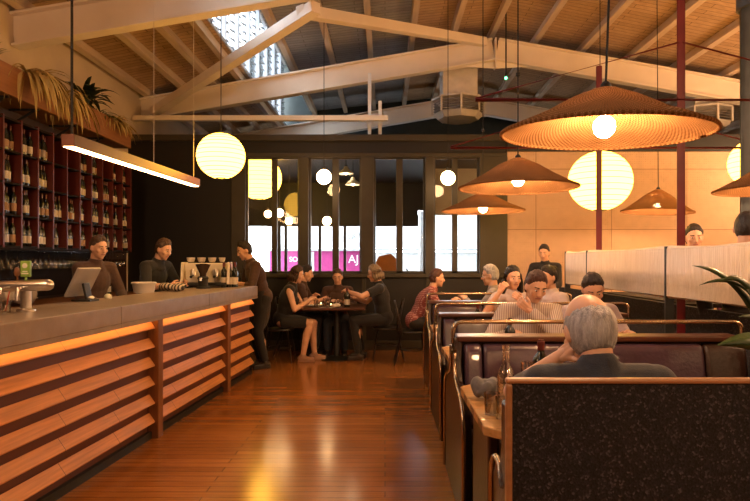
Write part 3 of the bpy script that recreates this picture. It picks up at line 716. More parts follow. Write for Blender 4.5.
# white tub
t = thing('ice_tub', 'round white plastic tub on the bar before the dark jacket sleeve', 'tub', (X(144, 5.75), 5.75, BT))
MB().lathe([(0.001, 0), (0.095, 0), (0.112, 0.095), (0.117, 0.100), (0.113, 0.105), (0.106, 0.098), (0.090, 0.008), (0.001, 0.008)], 28, cap=False).build('bowl', mat('white_plastic', (0.62, 0.55, 0.48), 0.4), t, smooth=True, auto=50)
MB().lathe([(0.117, 0.088), (0.120, 0.093), (0.117, 0.098)], 28, cap=False).build('rim', mat('white_plastic', (0.62, 0.55, 0.48), 0.4), t, smooth=True)
# black and white striped bar towel heap
def heap(name, lab, loc, mtl, rx, ry, rz_, seed, cat='towel'):
    rn = random.Random(seed); m = MB()
    for k in range(7):
        a = rn.uniform(0, 6.28); m.ell((rn.uniform(-rx, rx) * 0.6, rn.uniform(-ry, ry) * 0.6, rz_ * rn.uniform(0.25, 0.5)), (rx * rn.uniform(0.4, 0.65), ry * rn.uniform(0.4, 0.7), rz_ * rn.uniform(0.45, 0.6)), Matrix.Rotation(a, 3, 'Z'), 16, 10, fn=lambda u: 1 + 0.08 * math.sin(u.x * 9 + a) * math.sin(u.y * 11))
    m.box(-rx * 0.7, rx * 0.7, -ry * 0.7, ry * 0.7, 0.002, 0.02)
    me = rm(m, 0.008, 3); q = MB(); me_into(q, me)
    lo = min(v.z for v in q.v); q.v = [v - Vector((0, 0, lo)) for v in q.v]
    o = q.build(name, mtl, smooth=True); o.location = loc
    return tag(o, lab, cat)
STRB = stripes('striped_towel', (0.015, 0.015, 0.015), (0.45, 0.36, 0.28), 9.0)
heap('bar_towel', 'crumpled black and white striped towel on the bar beside the tub', (X(172, 6.05), 6.05, BT), STRB, 0.17, 0.10, 0.07, 3)
# coffee machine and grinder at the far end
t = thing('coffee_machine', 'white espresso machine at the far end of the bar', 'coffee machine', (X(206, 6.95), 7.0, BT), R(8))
OFFW = mat('machine_white', (0.72, 0.62, 0.52), 0.35)
for s in (-1, 1): MB().prism([(-0.20, 0.04), (0.20, 0.04), (0.16, 0.30), (-0.13, 0.30)], s * 0.265 - 0.015, s * 0.265 + 0.015, 'x').build('side_panel', OFFW, t, bevel=0.008)
m = MB(); m.box(-0.25, 0.25, -0.05, 0.17, 0.05, 0.29); m.build('body', OFFW, t, bevel=0.01)
m = MB(); m.box(-0.25, 0.25, -0.20, -0.05, 0.03, 0.06); m.build('drip_tray', BLACK, t, bevel=0.004)
for x in (-0.14, 0.12):
    m = MB(); m.lathe([(0.04, 0.13), (0.04, 0.20), (0.03, 0.22)], 16, (x, -0.11, 0)); g = m.build('group_head', CHROME, t, smooth=True, auto=40)
    MB().tube([(x, -0.14, 0.145), (x, -0.27, 0.13)], [0.012, 0.016], 10).build('portafilter_handle', BLACK, g, smooth=True)
for x in (-0.2, 0.2):
    for y in (-0.12, 0.12): MB().lathe([(0.018, 0), (0.018, 0.045)], 10, (x, y, 0)).build('foot', BLACK, t)
CUPW = mat('cup_white', (0.70, 0.62, 0.54), 0.3)
for k in range(7):
    q = MB().lathe([(0.001, 0), (0.022, 0), (0.034, 0.02), (0.040, 0.055), (0.037, 0.055), (0.030, 0.02), (0.001, 0.008)], 14, cap=False).build('coffee_cup', CUPW, smooth=True)
    w = t.matrix_basis @ Vector((-0.20 + (k % 4) * 0.125, 0.0 + (k // 4) * 0.11, 0.301)); 
    q.location = Vector((0, 0, 0)); bpy.context.view_layer.update(); w = t.matrix_world @ Vector((-0.20 + (k % 4) * 0.125, 0.0 + (k // 4) * 0.11, 0.301)); q.location = w
    tag(q, 'white coffee cup on the espresso machine, %s row, %s from the left' % ('front' if k < 4 else 'rear', ORD[k % 4]), 'cup', 'cups on the espresso machine')
t = thing('coffee_grinder', 'black coffee grinder with a funnel hopper before the white espresso machine', 'coffee grinder', (X(203, 6.62), 6.62, BT))
MB().lathe([(0.075, 0), (0.075, 0.02), (0.055, 0.03), (0.055, 0.10), (0.065, 0.12), (0.05, 0.14)], 20).build('base', BLACK, t, smooth=True, auto=40)
MB().lathe([(0.035, 0.14), (0.038, 0.17), (0.085, 0.27), (0.085, 0.275), (0.03, 0.285)], 20).build('hopper', mat('smoked_plastic', (0.05, 0.03, 0.02), 0.2), t, smooth=True, auto=40)
MB().tube([(0.0, -0.05, 0.12), (0.0, -0.10, 0.115), (0.0, -0.10, 0.09)], 0.014, 8).build('spout', CHROME, t, smooth=True)
# ------------------------------------------------------------------ bottles
BGL = mat('bottle_glass', (0.010, 0.012, 0.008), 0.10, spec=0.6); CAPS = mat('bottle_capsule', (0.12, 0.02, 0.02), 0.35)
LBL = [mat('label_cream', (0.62, 0.52, 0.42), 0.6), mat('label_white', (0.72, 0.66, 0.60), 0.6), mat('label_tan', (0.38, 0.22, 0.12), 0.6), mat('label_grey', (0.40, 0.34, 0.30), 0.6)]
def bottle(h, lab, cat='bottle', group=None, lm=None, gm=None, r=0.037, tall=1.0):
    m = MB(); P_ = [(0.001, 0), (r * 0.95, 0), (r, 0.006), (r, h * 0.60), (r * 0.9, h * 0.66), (r * 0.42, h * 0.76), (r * 0.36, h * 0.93), (r * 0.42, h * 0.935), (r * 0.42, h * 0.96), (r * 0.36, h), (0.001, h)]
    m.lathe(P_, 14, cap=False)
    o = m.build('wine_bottle', gm or BGL, smooth=True); tag(o, lab, cat, group)
    MB().lathe([(r * 1.012, h * 0.12), (r * 1.012, h * 0.40)], 14, cap=False).build('label', lm or LBL[0], o, smooth=True)
    MB().lathe([(r * 0.40, h * 0.80), (r * 0.46, h * 0.94), (r * 0.46, h * 0.97), (r * 0.30, h * 1.004), (0.001, h * 1.006)], 12, cap=False).build('capsule', CAPS, o, smooth=True)
    return o
for k, (px, Y) in enumerate(((224, 6.9), (229.5, 6.93), (235, 6.96))):
    o = bottle(0.30, '%s dark bottle at the far bar end beside the espresso machine' % ('leftmost', 'middle', 'rightmost')[k], group='bottles at the bar end', lm=LBL[0]); o.location = (X(px, Y), Y, BT)
# ------------------------------------------------------------------ wine shelf
REDW = mat('red_shelf_paint', (0.125, 0.017, 0.009), 0.45, c2=(0.095, 0.013, 0.007), scale=5)
BLKW = mat('black_shelf_wood', (0.016, 0.009, 0.007), 0.7, spec=0.12)
SX0, SX1 = -4.08, -3.70; SY0 = 5.62 - 0.28 * 2; NB = 12; BW = 0.282
rows = [2.52, 2.205, 1.89, 1.575]
SH = thing('wine_shelf', 'tall dark red pigeonhole wine shelf covering the wall behind the bar', 'shelf', (0, 0, 0))
for z in rows + [2.835]: MB().box(SX0, SX1, SY0, SY0 + NB * BW, z - 0.022, z - 0.002).build('shelf_board', BLKW, SH)
for i in range(NB + 1): MB().box(SX0, SX1 + 0.004, SY0 + i * BW - 0.011, SY0 + i * BW + 0.011, rows[3] - 0.022, 2.85).build('divider', REDW, SH)
MB().box(SX0 - 0.015, SX0, SY0 - 0.02, SY0 + NB * BW + 0.02, 1.0, 2.86).build('back_panel', BLKW, SH)
MB().box(SX0 - 0.015, SX0 + 0.02, SY0 - 0.02, SY0 + NB * BW + 0.02, 2.861, 3.05).build('fascia', BROWNW, SH)
for z in (1.535,): MB().box(SX0, SX1, SY0, SY0 + NB * BW, z, z + 0.014).build('glass_rail', BLKW, SH)
rn = random.Random(5)
protos = [[bottle(h, 'x', lm=l, r=0.0295) for l in LBL] for h in (0.285, 0.27)]
names = ('top', 'second', 'third', 'bottom')
for r_ in range(4):
    for b_ in range(NB):
        if (r_, b_) in ((0, 5), (0, 6), (1, 5), (1, 6), (0, 9)) : continue
        n = 4 if rn.random() < 0.75 else 3
        lm = rn.randrange(4)
        for k in range(n):
            o = dup(protos[rn.randrange(2)][lm if rn.random() < 0.75 else rn.randrange(4)])
            o.location = (SX1 - 0.055 - rn.random() * 0.04, SY0 + b_ * BW + 0.047 + k * 0.0628 + rn.uniform(-0.0015, 0.0015) + (0.03 if n == 3 else 0), rows[r_] - 0.001)
            o.rotation_euler = (0, 0, rn.uniform(-0.5, 0.5))
            tag(o, 'wine bottle, %s shelf row, %s bay from the left, %s' % (names[r_], ORD[b_], (ORD[k] + ' of four') if n == 4 else ('left', 'middle', 'right')[k] + ' one of three'), 'wine bottle', 'wine bottles in the wall shelf')
for p in protos:
    for o in p:
        for ch in list(o.children): bpy.data.objects.remove(ch)
        bpy.data.objects.remove(o)
# stemware hung upside down
STEM = glassy('stem_glass', (0.95, 0.93, 0.90), 0.04)
def wineglass(lab, group):
    m = MB(); m.lathe([(0.034, 0), (0.034, 0.003), (0.005, 0.006), (0.004, 0.08), (0.02, 0.095), (0.038, 0.13), (0.038, 0.16), (0.032, 0.20), (0.030, 0.20), (0.036, 0.16), (0.035, 0.13), (0.001, 0.098)], 14, cap=False)
    return tag(m.build('wine_glass', STEM, smooth=True), lab, 'wine glass', group)
g0 = wineglass('x', 'x'); g0.rotation_euler = (PI, 0, 0)
for k in range(36):
    o = g0 if k == 0 else dup(g0)
    o.location = (SX1 - 0.07, SY0 + 0.06 + k * 0.0925, 1.534); o.rotation_euler = (PI, 0, 0)
    tag(o, 'upturned wine glass hanging under the bottle shelf, number %d from the left' % (k + 1) if False else 'upturned wine glass hanging under the %s bottle bay from the left, %s one' % (ORD[min(int((0.06 + k * 0.0925) / BW), 11)], ('left', 'middle', 'right', 'last')[k - [j for j in range(36) if int((0.06 + j * 0.0925) / BW) == int((0.06 + k * 0.0925) / BW)][0]]), 'wine glass', 'glasses hanging under the wine shelf')
# back bar cabinet under the shelf
BB = thing('back_bar_cabinet', 'dark low cabinet with an open shelf behind the bar staff', 'cabinet', (0, 0, 0))
MB().box(-4.08, -3.52, SY0 - 1.5, 8.6, 0.93, 0.97).build('worktop', POSTW, BB, bevel=0.004)
MB().box(-4.08, -3.60, SY0 - 1.5, 8.6, 0.0, 0.925).build('carcass', BLKW, BB)
for i in range(7): MB().box(-3.598, -3.585, SY0 - 1.4 + i * 0.70, SY0 - 0.75 + i * 0.70, 0.1, 0.9).build('door', BROWNW, BB, bevel=0.003)
TOWEL = cloth('pale_towel', (0.55, 0.45, 0.36))
heap('folded_cloth', 'heap of pale cloths on the back bar beside the beer tap', (-3.70, 5.86, 0.972), TOWEL, 0.15, 0.22, 0.20, 8, 'cloth')
for k in range(5):
    o = bottle(0.27, 'dark bottle on the back bar behind the register, %s from the left' % ORD[k], group='bottles on the back bar', lm=LBL[(k * 3 + 1) % 4]); o.location = (-3.72, 7.15 + k * 0.16, 0.972)
# planter trough on brackets with plants
PLW = mat('planter_wood', (0.34, 0.14, 0.045), 0.55, c2=(0.24, 0.095, 0.03), scale=3, stretch=(8, 1, 8))
PT = thing('planter_trough', 'long rusty brown planter trough fixed above the wine shelf', 'planter', (0, 0, 0))
py0, py1, pz0, pz1 = 4.6, 8.45, 3.06, 3.36
MB().box(-3.72, -3.70, py0, py1, pz0, pz1).build('front_board', PLW, PT, bevel=0.003)
MB().box(-4.09, -3.722, py0, py1, pz0, pz0 + 0.02).build('bottom_board', PLW, PT)
m = MB(); m.box(-4.09, -3.722, py1 - 0.02, py1, pz0 + 0.021, pz1); m.box(-4.09, -3.722, py0, py0 + 0.02, pz0 + 0.021, pz1); m.build('end_board', PLW, PT)
MB().box(-4.085, -3.725, py0 + 0.025, py1 - 0.025, pz0 + 0.022, pz1 - 0.05).build('soil', mat('soil', (0.03, 0.02, 0.012), 0.95, bump=0.5, scale=20), PT)
for y in (5.75, 6.25, 7.0, 7.7):
    m = MB(); m.bar((-3.73, y, pz0 - 0.012), (-4.05, y, pz0 - 0.012), 0.025, 0.02); m.bar((-3.78, y, pz0 - 0.02), (-4.04, y, 2.88), 0.02, 0.02); m.build('bracket', BLACK, PT)
def blade(mb, base, d, L, w, droop, n=6, fold=0.15):
    """one strap leaf: starts along d and bends down"""
    p = Vector(base); d = Vector(d).normalized(); side = d.cross(Vector((0, 0, 1)))
    side = side.normalized() if side.length > 0.05 else Vector((1, 0, 0))
    vs = []; st = L / n
    for i in range(n + 1):
        t = i / n; ww = w * math.sin(PI * min(0.12 + 0.88 * t, 1.0)) ** 0.7 if t < 1 else 0.001
        nrm = side.cross(d)
        vs += [p - side * ww, p + nrm * ww * -fold, p + side * ww]
        p = p + d * st; d = (d + Vector((0, 0, -droop / n))).normalized()
    fs = []
    for i in range(n):
        a = i * 3
        fs += [(a, a + 1, a + 4, a + 3), (a + 1, a + 2, a + 5, a + 4)]
    mb.add(vs, fs)
def plant(name, lab, loc, mtl, nleaf, L, w, droop, up, seed, side=1.0, stem=None):
    rn = random.Random(seed); root = thing(name, lab, 'plant', loc)
    m = MB()
    for i in range(nleaf):
        a = rn.uniform(0, 2 * PI); d = Vector((abs(math.cos(a)) * side if side else math.cos(a), math.sin(a), up * rn.uniform(0.5, 1.3)))
        blade(m, (rn.uniform(-0.03, 0.03), rn.uniform(-0.06, 0.06), 0), d, L * rn.uniform(0.6, 1.1), w * rn.uniform(0.7, 1.1), droop * rn.uniform(0.7, 1.3))
    m.build('foliage', mtl, root, smooth=True)
    s = MB(); s.cone((0, 0, -0.02), (0, 0, 0.05), 0.03, 0.02); s.build('stem', stem or mtl, root, smooth=True)
    return root
LDRK = mat('leaf_dark', (0.020, 0.030, 0.012), 0.4); LYEL = mat('leaf_straw', (0.62, 0.44, 0.17), 0.6, c2=(0.42, 0.32, 0.10)); LGRN = mat('leaf_green', (0.07, 0.11, 0.02), 0.45)
plant('spiky_plant', 'spiky green plant at the near end of the trough', (-3.90, 5.55, pz1 - 0.05), LGRN, 26, 0.30, 0.010, 0.6, 1.6, 1)
plant('trailing_fern', 'straw coloured trailing fern spilling over the planter trough', (-3.80, 6.15, pz1 - 0.02), LYEL, 70, 0.75, 0.018, 3.6, 0.7, 2)
plant('trailing_fern', 'second straw coloured trailer hanging by the lamp cable', (-3.79, 6.75, pz1 - 0.04), LYEL, 46, 0.70, 0.018, 3.8, 0.6, 3)
plant('dark_leaf_plant', 'dark broad leaved plant rising from the middle of the trough', (-3.80, 7.35, pz1 - 0.02), LDRK, 26, 0.58, 0.045, 2.2, 1.8, 4, 0.6)
plant('tufted_plant', 'tufty straw plant at the far end of the trough', (-3.82, 8.10, pz1 - 0.04), LYEL, 70, 0.50, 0.014, 2.8, 0.9, 5)
plant('small_fern', 'small olive fern between the dark plant and the far tuft', (-3.82, 7.75, pz1 - 0.04), LGRN, 36, 0.32, 0.012, 2.2, 1.1, 6)
# ------------------------------------------------------------------ booths
LEATH = mat('plum_leather', (0.070, 0.036, 0.058), 0.30, c2=(0.038, 0.018, 0.030), scale=5, bump=0.25, bscale=50, coat=0.15)
LEATB = mat('brown_leather', (0.036, 0.014, 0.009), 0.36, c2=(0.020, 0.008, 0.005), scale=5, bump=0.25, bscale=50, coat=0.15)
BRASS = mat('aged_brass', (0.52, 0.40, 0.28), 0.25, metal=1.0, c2=(0.40, 0.30, 0.20), scale=6)
CAPW = mat('booth_wood', (0.085, 0.028, 0.014), 0.35, c2=(0.06, 0.020, 0.010), scale=4, stretch=(0.6, 8, 8))
TRIMW = mat('booth_trim_wood', (0.40, 0.20, 0.095), 0.35, c2=(0.30, 0.14, 0.06), scale=4, stretch=(0.6, 8, 8))
TABW = planks('table_wood', (0.66, 0.37, 0.13), (0.58, 0.31, 0.105), 0.0012, 'X', 0.11, 1.1, 0.28, 0.03, dark=(0.12, 0.05, 0.02), coat=0.1)
def speckle():
    m, t, out = nt('speckled_bouclé'.replace('é', 'e')); b = N(t, 'ShaderNodeBsdfPrincipled', Roughness=0.9); t.links.new(b.outputs[0], out.inputs[0])
    tc = N(t, 'ShaderNodeTexCoord')
    v = N(t, 'ShaderNodeTexVoronoi', Scale=150.0); n = N(t, 'ShaderNodeTexNoise', Scale=45.0, Detail=3.0)
    t.links.new(tc.outputs['Object'], v.inputs['Vector']); t.links.new(tc.outputs['Object'], n.inputs['Vector'])
    sp = N(t, 'ShaderNodeSeparateColor'); t.links.new(v.outputs['Color'], sp.inputs[0])
    cr = N(t, 'ShaderNodeValToRGB'); e = cr.color_ramp.elements
    e[0].position = 0.3; e[0].color = (0.005, 0.0045, 0.006, 1); e[1].position = 0.78; e[1].color = (0.015, 0.013, 0.017, 1)
    k = cr.color_ramp.elements.new(0.97); k.color = (0.085, 0.070, 0.078, 1)
    ad = N(t, 'ShaderNodeMath', operation='MULTIPLY_ADD'); ad.inputs[1].default_value = 0.75; 
    ml = N(t, 'ShaderNodeMath', operation='MULTIPLY'); ml.inputs[1].default_value = 0.35; t.links.new(n.outputs[0], ml.inputs[0])
    t.links.new(sp.outputs[0], ad.inputs[0]); t.links.new(ml.outputs[0], ad.inputs[2]); t.links.new(ad.outputs[0], cr.inputs[0])
    t.links.new(cr.outputs[0], b.inputs['Base Color'])
    bp_ = N(t, 'ShaderNodeBump', Strength=0.5, Distance=0.004); t.links.new(v.outputs['Distance'], bp_.inputs['Height']); t.links.new(bp_.outputs[0], b.inputs['Normal'])
    return m
SPECK = speckle()
def smoothpath(pts, n=5):
    """round the corners of a polyline"""
    pts = [Vector(p) for p in pts]; out = [pts[0]]
    for a, b, c in zip(pts, pts[1:], pts[2:]):
        d1, d2 = min((b - a).length * 0.45, 0.06), min((c - b).length * 0.45, 0.06)
        p, q = b + (a - b).normalized() * d1, b + (c - b).normalized() * d2
        for i in range(n + 1):
            t = i / n; out.append(p * (1 - t) ** 2 + b * 2 * t * (1 - t) + q * t * t)
    return out + [pts[-1]]
def half_profile(s):
    return [(s * 0.075, 0.955), (s * 0.085, 0.80), (s * 0.13, 0.715), (s * 0.34, 0.665), (s * 0.44, 0.60), (s * 0.47, 0.50), (s * 0.46, 0.0)]
def bench(x0, Y, W, lab, front=True, rear=True):
    t = thing('booth_bench', lab, 'booth bench', (x0, Y, 0), 0, 'booth benches')
    m = MB()
    m.box(0.03, W, -0.04, 0.04, 0.0, 0.935)
    if front: m.box(0.03, W, -0.44, -0.042, 0.0, 0.36)
    if rear: m.box(0.03, W, 0.042, 0.44, 0.0, 0.36)
    m.build('base', LEATB, t)
    seams = [0.035, 0.145, 1.45, W] if W > 1.6 else [0.035, 0.6, W]
    for s, on in ((-1, front), (1, rear)):
        if not on: continue
        for a, b in zip(seams, seams[1:]):
            m = MB(); m.prism([(s * 0.042, 0.93), (s * 0.100, 0.925), (s * 0.120, 0.88), (s * 0.185, 0.475), (s * 0.06, 0.47)], a + 0.003, b - 0.003, 'x')
            m.build('backrest', LEATH if a < 1.0 else LEATB, t, bevel=0.022, seg=3, smooth=True, auto=70)
            m = MB(); m.box(a + 0.003, b - 0.003, min(s * 0.19, s * 0.50), max(s * 0.19, s * 0.50), 0.365, 0.465)
            m.build('seat', LEATB, t, bevel=0.03, seg=3, smooth=True, auto=70)
    low = [(0.05, 0.955), (0.055, 0.80), (0.08, 0.735), (0.16, 0.715), (0.20, 0.66), (0.20, 0.0)]
    pf = (half_profile(1) if front else low)[::-1] if rear else [(0.05, 0.0), (0.05, 0.955)]
    pl = half_profile(-1) if front else [(-0.045, 0.955), (-0.045, 0.0)]
    MB().prism(pf + pl, -0.015, 0.028, 'x').build('end_panel', LEATB, t, bevel=0.010, seg=3, smooth=True, auto=60)
    for s, on in ((-1, front), (1, rear)):
        if not on: continue
        pr = [(-0.018, s * 0.088, 0.90)] + [(-0.018, y * 1.03, z + 0.012) for y, z in half_profile(s)[1:-1]] + [(-0.018, s * 0.475, 0.02)]
        if not front: pr = [(-0.018, 0.0, 0.68), (-0.018, 0.08, 0.742), (-0.018, 0.165, 0.730), (-0.018, 0.210, 0.66), (-0.018, 0.210, 0.02)]
        MB().tube(smoothpath(pr), 0.0115, 8).build('edge_tube', BRASS, t, smooth=True)
    if front:
        MB().box(0.0, W, -0.085, 0.085, 0.940, 0.972).build('top_cap', CAPW, t, bevel=0.008)
        MB().tube(smoothpath([(-0.018, -0.02, 0.86), (-0.018, -0.01, 1.052), (W + 0.03, -0.01, 1.052), (W + 0.03, -0.01, 0.93)]), 0.0125, 10).build('rail', BRASS, t, smooth=True)
    else:
        m = MB(); m.box(0.0, W, -0.060, -0.042, 0.0, 1.030); m.build('speckled_panel', SPECK, t)['label'] = 'dark speckled fabric panel'
        m = MB(); m.box(0.0, W, -0.041, 0.02, 0.96, 1.000); m.build('core', LEATB, t)
        m = MB(); m.box(-0.022, W, -0.068, -0.040, 1.031, 1.048); m.build('top_cap', TRIMW, t, bevel=0.006)
        m = MB(); m.box(-0.022, -0.001, -0.066, -0.042, 0.0, 1.030); m.build('edge_trim', TRIMW, t, bevel=0.006)
    return t
benches = [(0.405, 1.90, 1.85, 'booth bench with the dark speckled back panel facing the viewer', False, True),
           (0.430, 3.52, 1.70, 'booth bench with plum leather back facing the grey-haired man', True, True),
           (0.455, 5.02, 1.62, 'booth bench behind the second wooden table, in front of the long-haired woman', True, True),
           (0.490, 6.55, 1.58, 'last booth bench by the window end, under the small woven lamp', True, True)]
for b in benches: bench(*b)
def booth_table(x0, Y, W, lab, sa=-0.27, sb=0.16, h=0.43):
    t = thing('booth_table', lab, 'table', (x0, Y, 0), 0, 'booth tables')
    m = MB(); m.prism([(0.0, -h + 0.06), (0.06, -h), (W, -h), (W, h), (0.06, h), (0.0, h - 0.06)], 0.712, 0.752, 'z'); m.build('tabletop', TABW, t, bevel=0.006)
    m = MB(); m.box(0.035, 0.085, sa, sb, 0.0, 0.711); m.build('end_support', LEATB, t, bevel=0.012)
    m = MB(); m.box(W - 0.3, W - 0.24, -0.06, 0.06, 0.02, 0.71); m.box(W - 0.34, W - 0.20, -0.30, 0.30, 0.0, 0.025); m.build('leg', BLACK, t)
    return t
booth_table(0.40, 2.72, 1.70, 'wooden booth table with carafe in front of the grey-haired man')
booth_table(0.44, 4.22, 1.64, 'wooden booth table before the person in the striped shirt', -0.2, 0.2, 0.345)
booth_table(0.47, 5.79, 1.60, 'wooden booth table before the long-haired woman', -0.2, 0.2, 0.345)
# ------------------------------------------------------------------ cord screen, red posts, low wall
CORD = mat('white_cord', (0.88, 0.80, 0.74), 0.8, c2=(0.72, 0.63, 0.56), scale=12, stretch=(1, 30, 0.3), bump=0.4, bscale=8)
REDP = mat('oxide_red_steel', (0.20, 0.016, 0.022), 0.4)
t = thing('cord_screen', 'long low screen wrapped in white cord on a black frame', 'screen', (2.14, 0, 0))
sy = [3.30, 4.37, 6.08, 6.80]; rn = random.Random(4)
for y in sy: MB().box(-0.031, 0.031, y - 0.010, y + 0.010, 0.0, 1.53).build('upright', BLACK, t)
m = MB(); m.box(-0.015, 0.015, sy[0], sy[-1], 1.165, 1.185); m.box(-0.015, 0.015, sy[0], sy[-1], 1.490, 1.510); m.build('rail', BLACK, t)
for a, b in zip(sy, sy[1:]):
    m = MB(); n = int((b - a - 0.03) / 0.023)
    for i in range(n):
        y = a + 0.026 + i * (b - a - 0.052) / max(n - 1, 1)
        w = rn.uniform(-0.003, 0.003)
        m.tube([(-0.019 + w, y, 1.158), (-0.021 + w, y + rn.uniform(-.002, .002), 1.34), (-0.019, y, 1.512)], 0.0118, 6)
        m.tube([(0.019, y, 1.158), (0.021, y, 1.512)], 0.0118, 6)
    for z in (1.160, 1.514): m.tube([(0, a + 0.014, z), (0, b - 0.014, z)], 0.022, 8)
    o = m.build('cord_wrap', CORD, t, smooth=True); o['kind'] = 'stuff'
def redpost(px, Y, top, lab, arm_z, peak, xa, xb):
    x = X(px, Y); t = thing('red_post', lab, 'post', (x, Y, 0), 0, 'red steel lamp posts')
    MB().tube([(0, 0, 0), (0, 0, top)], 0.031, 16).build('pole', REDP, t, smooth=True, auto=40)
    MB().tube([(xa - x, 0, arm_z), (xb - x, 0, arm_z)], 0.016, 10).build('crossbar', REDP, t, smooth=True, auto=40)
    for e in (xa, xb): MB().tube([(0, 0, peak), (e - x, 0, arm_z + 0.01)], 0.008, 8).build('tension_rod', REDP, t, smooth=True)
    return t
redpost(681, 4.5, 5.0, 'nearer dark red steel post carrying a crossbar through the roof', 2.67, 3.12, 0.70, 3.98)
redpost(599, 6.2, 3.50, 'farther dark red steel post behind the big woven lamp', 2.63, 3.12, 0.70, 4.1)
struct(MB().box(2.40, 2.46, 3.0, 8.0, 0.0, 1.06).build('trim_5', SPECK), 'low speckled partition behind the cord screen', 'partition')
t = thing('counter_table', 'narrow dark counter table behind the cord screen', 'table', (2.47, 0, 0))
MB().box(0.0, 0.40, 4.75, 6.6, 1.035, 1.07).build('tabletop', BLKW, t, bevel=0.005)
for y in (4.9, 6.45): MB().box(0.17, 0.23, y - 0.03, y + 0.03, 0.0, 1.034).build('leg', BLACK, t)
# grey steel pipe column
GREYP = mat('grey_pipe_paint', (0.065, 0.08, 0.095), 0.4)
t = thing('pipe_column', 'thick blue-grey steel pipe column running up to the roof', 'column', (3.82, 6.0, 0))
MB().tube([(0, 0, 0), (0, 0, 5.02)], 0.14, 28).build('shaft', GREYP, t, smooth=True, auto=40)
for z in (4.02,): MB().lathe([(0.141, z), (0.165, z + 0.01), (0.165, z + 0.33), (0.141, z + 0.34)], 28, cap=False).build('collar', GREYP, t, smooth=True, auto=40)
# ------------------------------------------------------------------ air diffusers
for px, Y, zb, lab in ((458, 10.3, Z(120, 10.3), 'white octagonal air diffuser hanging below the ridge'), (703, 10.3, Z(130, 10.3), 'white octagonal air diffuser beyond the red post, half behind the big lamp')):
    t = thing('ceiling_diffuser', lab, 'air diffuser', (X(px, Y), Y, zb), 0, 'ceiling air diffusers')
    DW = mat('diffuser_white', (0.66, 0.58, 0.50), 0.5)
    oct_ = lambda r, z: [(r * math.cos(PI / 8 + k * PI / 4), r * math.sin(PI / 8 + k * PI / 4), z) for k in range(8)]
    m = MB(); m.lathe([(0.36, 0.0), (0.45, 0.09)], 8); m.build('bottom_pan', DW, t)
    m = MB(); m.lathe([(0.47, 0.33), (0.47, 0.36), (0.30, 0.37), (0.30, 0.36)], 8); m.build('top_plate', DW, t)
    for k in range(8):
        a = k * PI / 4; p = Vector((0.46 * math.cos(a), 0.46 * math.sin(a), 0)); MB().bar(p + Vector((0, 0, 0.085)), p + Vector((0, 0, 0.335)), 0.03, 0.03).build('corner_post', DW, t)
    m = MB()
    for j in range(5): m.lathe([(0.40, 0.112 + j * 0.045), (0.44, 0.095 + j * 0.045), (0.44, 0.101 + j * 0.045), (0.40, 0.118 + j * 0.045)], 8, cap=False)
    m.build('louvre', mat('diffuser_grille', (0.35, 0.30, 0.26), 0.5), t)
    m = MB(); m.box(-0.30, 0.30, -0.30, 0.30, 0.372, roofz(X(px, Y)) - zb - 0.26); m.build('duct_box', DW, t, bevel=0.01)
EXITG = emit('green_led', (0.1, 1.0, 0.25), 6.0)
t = thing('indicator_lamp', 'tiny green indicator lamp under the roof right of the ridge', 'indicator lamp', (X(506, 9.3), 9.3, Z(78, 9.3)))
MB().ell((0, 0, 0), (0.022, 0.022, 0.022)).build('lens', EXITG, t, smooth=True)
MB().tube([(0, 0, 0.015), (0, 0, roofz(X(506, 9.3)) - Z(78, 9.3))], 0.012, 8).build('stem', BLACK, t)
